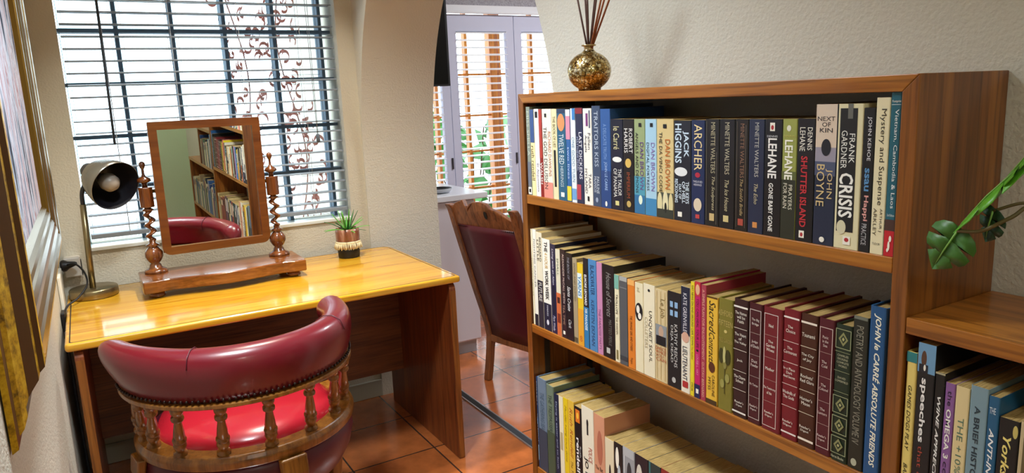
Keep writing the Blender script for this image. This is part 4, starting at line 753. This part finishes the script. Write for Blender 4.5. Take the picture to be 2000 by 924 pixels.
SHELF('books on the lower shelf',0.899,0.47,[
 (1.465,0.0035,0.2449,0.15,'2a4878','h','blue hardback with a cloudy landscape, first at the far end of the lower shelf',
  'd;FOLLETT;.05;.32;.3;.78;e8eef4;b|r;.45;.52;.02;.98;4a84b8|d;WHITEOUT;.4;.72;.15;.85;c9d6e0|r;.75;.92;.02;.98;8fb0c4'),
 (1.4615,0.0411,0.2465,0.15,'6a7c90','h','grey blue hardback with a misty dark lower spine on the lower shelf',
  'd;THE GATHERING SEA;.15;.55;.3;.75;40586c|r;.55;1;.02;.98;3a4050'),
 (1.4204,0.0326,0.2408,0.14,'6c7c6a','h','grey green hardback with dark misty trees on the lower shelf',
  'd;THE TRESPASSER;.1;.5;.3;.75;2c3c30|r;.5;1;.02;.98;46543f'),
 (1.3878,0.0215,0.2272,0.14,'1c2440','h','narrow navy hardback with a fine pale title on the lower shelf',
  'd;Dying is easier and so forth;.08;.85;.35;.7;a9b4d0'),
 (1.3662,0.0189,0.2288,0.13,'ece4c4','p','narrow cream paperback between the navy and the yellow ones',
  'r;.4;.6;.25;.75;b9a880'),
 (1.3474,0.0196,0.2315,0.13,'e8c820','p','narrow bright yellow paperback with a faint title',
  'd;Murder being once done;.08;.7;.3;.7;8a6a10;i'),
 (1.3278,0.0255,0.2329,0.12,'e4bc44','p','mustard yellow paperback with an orange red serif style name',
  'd;Ruth Rendell;.08;.62;.3;.75;b4541c;i|d;The Tree;.66;.85;.3;.65;7a5018;i'),
 (1.3024,0.0288,0.2271,0.12,'15151a','p','black paperback with a flame picture and large white lowercase name',
  'r;.03;.17;.2;.8;e07820|e;.06;.13;.35;.65;f4c040|d;rendell;.34;.72;.25;.68;f0f0ee;b|d;Ruth;.42;.54;.7;.88;c9c9c9'),
 (1.2735,0.0464,0.2395,0.125,'ece6d0','p','white paperback with a standing black figure and bold black name',
  'e;.12;.2;.42;.58;16161c|r;.14;.28;.44;.56;16161c|d;POLICE;.4;.55;.55;.85;b03a30|d;JO NESBO;.52;.98;.15;.52;16161c;b'),
 (1.2271,0.0395,0.2367,0.13,'d69878','p','dusty orange paperback with a blurred figure and red capitals, lower shelf',
  'e;.15;.5;.3;.8;b46c54|h;The Bat;.52;.56;.1;.8;16161c|d;JO NESBO;.6;.97;.2;.6;b03a20;b'),
 (1.1876,0.0316,0.1946,0.125,'e4d8b8','p','cream paperback with a tiny dark figure, lower shelf',
  'e;.3;.5;.45;.65;16161c|r;.55;.58;.2;.9;6a4030'),
 (1.156,0.0296,0.1976,0.125,'1a1a1e','p','black and white paperback with a pale jagged shape',
  'e;.05;.3;.2;.6;f4f0e2|e;.25;.55;.4;.8;b9c4cc|r;.6;.66;.3;.7;b02a30'),
 (1.1265,0.04,0.1992,0.125,'9a9ea4','p','grey photo paperback with a dark silhouette, lower shelf',
  'r;0;.1;.05;.95;b4b8bc|e;.15;.5;.35;.75;33353a|r;.1;.6;.12;.18;e0e0e0'),
 (1.0864,0.0413,0.1993,0.125,'1c1b28','p','dark paperback with a pale face shape, lower shelf',
  'e;.1;.45;.1;.6;dcd6c8|e;.2;.26;.2;.3;16161c|e;.2;.26;.42;.52;16161c'),
 (1.0452,0.0377,0.1997,0.125,'1f3a3c','p','teal black paperback with pale stripes, lower shelf',
  'r;0;.4;.1;.2;3d7c80|e;.1;.3;.5;.9;f4f0e2'),
 (1.0074,0.0402,0.2008,0.125,'8a2a24','p','brick red paperback topped by cream pages, lower shelf near the frame edge',
  'r;.1;.5;.2;.8;d8c8a8'),
 (0.9673,0.0434,0.203,0.125,'2a3c5c','p','denim blue paperback mostly hidden, its cream pages showing on top',
  'r;.1;.5;.2;.8;d8c8a8'),
 (0.9239,0.0447,0.2062,0.125,'c8b890','p','sand coloured paperback seen only by its page tops, lower shelf',
  'r;.1;.5;.2;.8;5a4a30'),
 (0.8792,0.042,0.2101,0.125,'22222a','p','black covered paperback seen only by its page tops, lower shelf',
  'r;.1;.5;.2;.8;b9b9b9'),
 (0.8371,0.0396,0.2138,0.125,'6a3a54','p','plum covered paperback, last page block seen under the middle shelf',
  'r;.1;.5;.2;.8;e0d0c0'),
])
SHELF('books under the low stepped shelf',0.899,0.82,[
 (0.5285,0.0149,0.231,0.15,'e4cc74','h','pale yellow hardback with a torn teal top edge beside the upright panel',
  'r;0;.06;.02;.98;2c7c80|d;GAMES DOGS PLAY;.2;.6;.3;.65;2a2410;i|d;BAKER;.68;.82;.3;.65;2a2410;i'),
 (0.5136,0.0236,0.2475,0.17,'17171b','p','thick black paperback with a blue photo of a man in a suit on top',
  'r;0;.16;.01;.99;6f9cc0|e;.04;.13;.2;.5;5a3c2c|r;.115;.16;.1;.6;20222c|e;.115;.15;.35;.48;f4f0e2|d;speeches;.19;.55;.2;.62;f4f2ee;b|d;that changed;.57;.97;.25;.58;a84838'),
 (0.49,0.0133,0.2145,0.14,'141416','p','black paperback with slanted white capitals under a pale torn top edge',
  'r;0;.012;.02;.98;b0a888|d;WINE APPRECIATION;.15;.9;.35;.68;eeeeea;bi'),
 (0.4767,0.0129,0.2046,0.13,'8a5c98','p','purple paperback with bold white and dark lettering',
  'd;the;.05;.15;.3;.75;241830|d;OMEGA 3;.17;.5;.25;.75;f2f0e8;b|d;cookbook;.52;.95;.3;.75;241830'),
 (0.4638,0.0173,0.2044,0.135,'e0cc98','p','cream paperback with tall grey green capitals',
  'd;THE +10% PRINCIPLE;.2;.98;.3;.72;5c7c68'),
 (0.4464,0.0213,0.2109,0.15,'7c98a4','p','wide grey blue paperback with dark capitals, left of the blue one',
  'd;A BRIEF HISTORY OF TIME;.12;.92;.3;.62;2a3a44;b'),
 (0.4252,0.0133,0.2046,0.14,'1e5a80','p','deep blue paperback with bold slanted white capitals',
  'h;THE;.07;.11;.15;.7;dce8f0|d;ANTI-INFLAMMATION;.2;.99;.25;.7;f0f2f2;bi'),
 (0.4119,0.0229,0.1823,0.14,'18181a','p','black paperback with yellow slanted title, nearest the right edge',
  'd;Yorkshire;.12;.6;.25;.65;eedc80;bi|e;.03;.12;.7;.95;c8b868'),
 (0.3889,0.0154,0.1847,0.14,'c8b48c','p','tan paperback at the right edge of the photograph',
  'r;.1;.5;.3;.7;6a5a3a'),
])
def parse(ps): return [q.split(';') for q in ps.split('|')]
keys = {}
for g, X, z, rows in BOOKS:
    for r in rows:
        for q in parse(r[7]):
            if q[0] in 'dh': keys[(q[1], q[7] if len(q) > 7 else '')] = None
tmp = []
for (s, fl) in keys:
    c = bpy.data.curves.new('lettering', 'FONT'); c.body = s; c.resolution_u = 2
    if 'b' in fl: c.offset = .022
    if 'i' in fl: c.shear = .28
    o = bpy.data.objects.new('lettering', c); COL.objects.link(o); tmp.append(((s, fl), o))
bpy.context.view_layer.update(); dg = bpy.context.evaluated_depsgraph_get()
for k, o in tmp:
    me = o.evaluated_get(dg).to_mesh(); vs = [v.co.copy() for v in me.vertices]; fs = [tuple(p.vertices) for p in me.polygons]; o.evaluated_get(dg).to_mesh_clear()
    x0, x1 = min(v.x for v in vs), max(v.x for v in vs); y0, y1 = min(v.y for v in vs), max(v.y for v in vs)
    keys[k] = ([((v.x-x0)/(x1-x0), (v.y-y0)/(y1-y0)) for v in vs], fs)
for k, o in tmp:
    c = o.data; bpy.data.objects.remove(o); bpy.data.curves.remove(c)
INK = {}
def ink(c):
    if c not in INK: INK[c] = mat('printed ink '+c, c, .5)
    return INK[c]
def book(group, X, zs, y0, w, h, dep, col, kind, label, ps):
    y1 = y0-w+.0005; y0 -= .0002; yc = (y0+y1)/2; w = y0-y1
    zs += .0003; t = thing('book', label, 'book', (X+dep/2, yc, zs), 0, group); hard = kind == 'h'
    cm = mat('book cover '+col, col, .38 if not hard else .45, 0, .15 if not hard else 0)
    tk = .0024 if hard else .0005; r = min(.0016 if not hard else .004, w*.2); ov = .003 if hard else .0003
    # cover: spine and two boards as one folded sheet
    po = [(X+dep, y0), (X+r, y0)]+[(X+r-r*math.sin(PI/2*i/3), y0-r+r*math.cos(PI/2*i/3)) for i in range(1, 4)]+[(X+r-r*math.cos(PI/2*i/3), y1+r-r*math.sin(PI/2*i/3)) for i in range(4)]+[(X+dep, y1)]
    pi_ = [(X+dep, y0-tk), (X+max(tk, r*.6), y0-tk), (X+tk, y0-max(tk, r*.6)), (X+tk, y1+max(tk, r*.6)), (X+max(tk, r*.6), y1+tk), (X+dep, y1+tk)]
    MB().prism(po+pi_[::-1], ZP, zs, zs+h).build('cover', cm, t)
    MB().box(X+tk+.0002, X+dep-ov-.0005, y1+tk+.0001, y0-tk-.0001, zs+ov, zs+h-ov).build('page_block', PAPER, t)
    m = MB(); mats = []; k = 0
    for q in parse(ps):
        c = q[7 if False else -1]; flag = ''
        if q[0] in 'dh':
            s, u0, u1, v0, v1, c = q[1], *map(float, q[2:6]), q[6]; flag = q[7] if len(q) > 7 else ''
        else: u0, u1, v0, v1 = map(float, q[1:5]); c = q[5]
        if ink(c) not in mats: mats.append(ink(c))
        mi = mats.index(ink(c)); k += 1; x = X-.00025-.00007*k
        P = lambda u, v: (x, y0-w*v, zs+h*(1-u))
        if q[0] == 'r': m.add([P(u0, v0), P(u1, v0), P(u1, v1), P(u0, v1)], [(0, 1, 2, 3)], mi)
        elif q[0] == 'e': m.add([P((u0+u1)/2+(u1-u0)/2*math.sin(2*PI*i/20), (v0+v1)/2+(v1-v0)/2*math.cos(2*PI*i/20)) for i in range(20)], [tuple(range(20))], mi)
        elif q[0] == 'k': m.add([P((u0+u1)/2, v0), P(u1, (v0+v1)/2), P((u0+u1)/2, v1), P(u0, (v0+v1)/2)], [(0, 1, 2, 3)], mi)
        elif q[0] == 'f':
            du, dv = .0011/h, .0011/w
            a = [P(u0, v0), P(u1, v0), P(u1, v1), P(u0, v1), P(u0+du, v0+dv), P(u1-du, v0+dv), P(u1-du, v1-dv), P(u0+du, v1-dv)]
            m.add(a, [(0, 1, 5, 4), (1, 2, 6, 5), (2, 3, 7, 6), (3, 0, 4, 7)], mi)
        else:
            V, F = keys[(s, flag)]
            m.add([P(lerp(u0, u1, a), lerp(v0, v1, b)) if q[0] == 'd' else P(lerp(u1, u0, b), lerp(v0, v1, a)) for a, b in V], F, mi)
    if m.f: m.build('spine_print', mats, t)
    return t
for g, X, z, rows in BOOKS:
    for r in rows: book(g, X, z, *r)
# books that only the looking glass shows
tones = ('8c7a5a', '3a5a86', 'c9bd98', '2a2c34', '7a2a24', '4a6a4c', 'd8cfae', '27406a', 'a08a5c', 'b9b2a0')
def row(group, label, y, y_end, zs, lo, hi):
    while y > y_end:
        w = random.uniform(.014, .034); h = random.uniform(lo, hi); c = random.choice(tones)
        book(group, .899, zs, y, w, h, .125, c, 'p', label, 'r;.1;.3;.2;.8;'+random.choice(tones)); y -= w
row('mirrored books on the low step', 'paperback beneath the low stepped top board, seen only in the looking glass', .365, .16, .82, .17, .22)
row('mirrored books on the bottom step', 'paperback on the bottom step of the low bookcase, seen only in the looking glass', .528, -.29, .462, .18, .26)
row('mirrored books on the lower shelf', 'paperback at the near end of the lower shelf, seen only in the looking glass', .795, .59, .47, .18, .22)
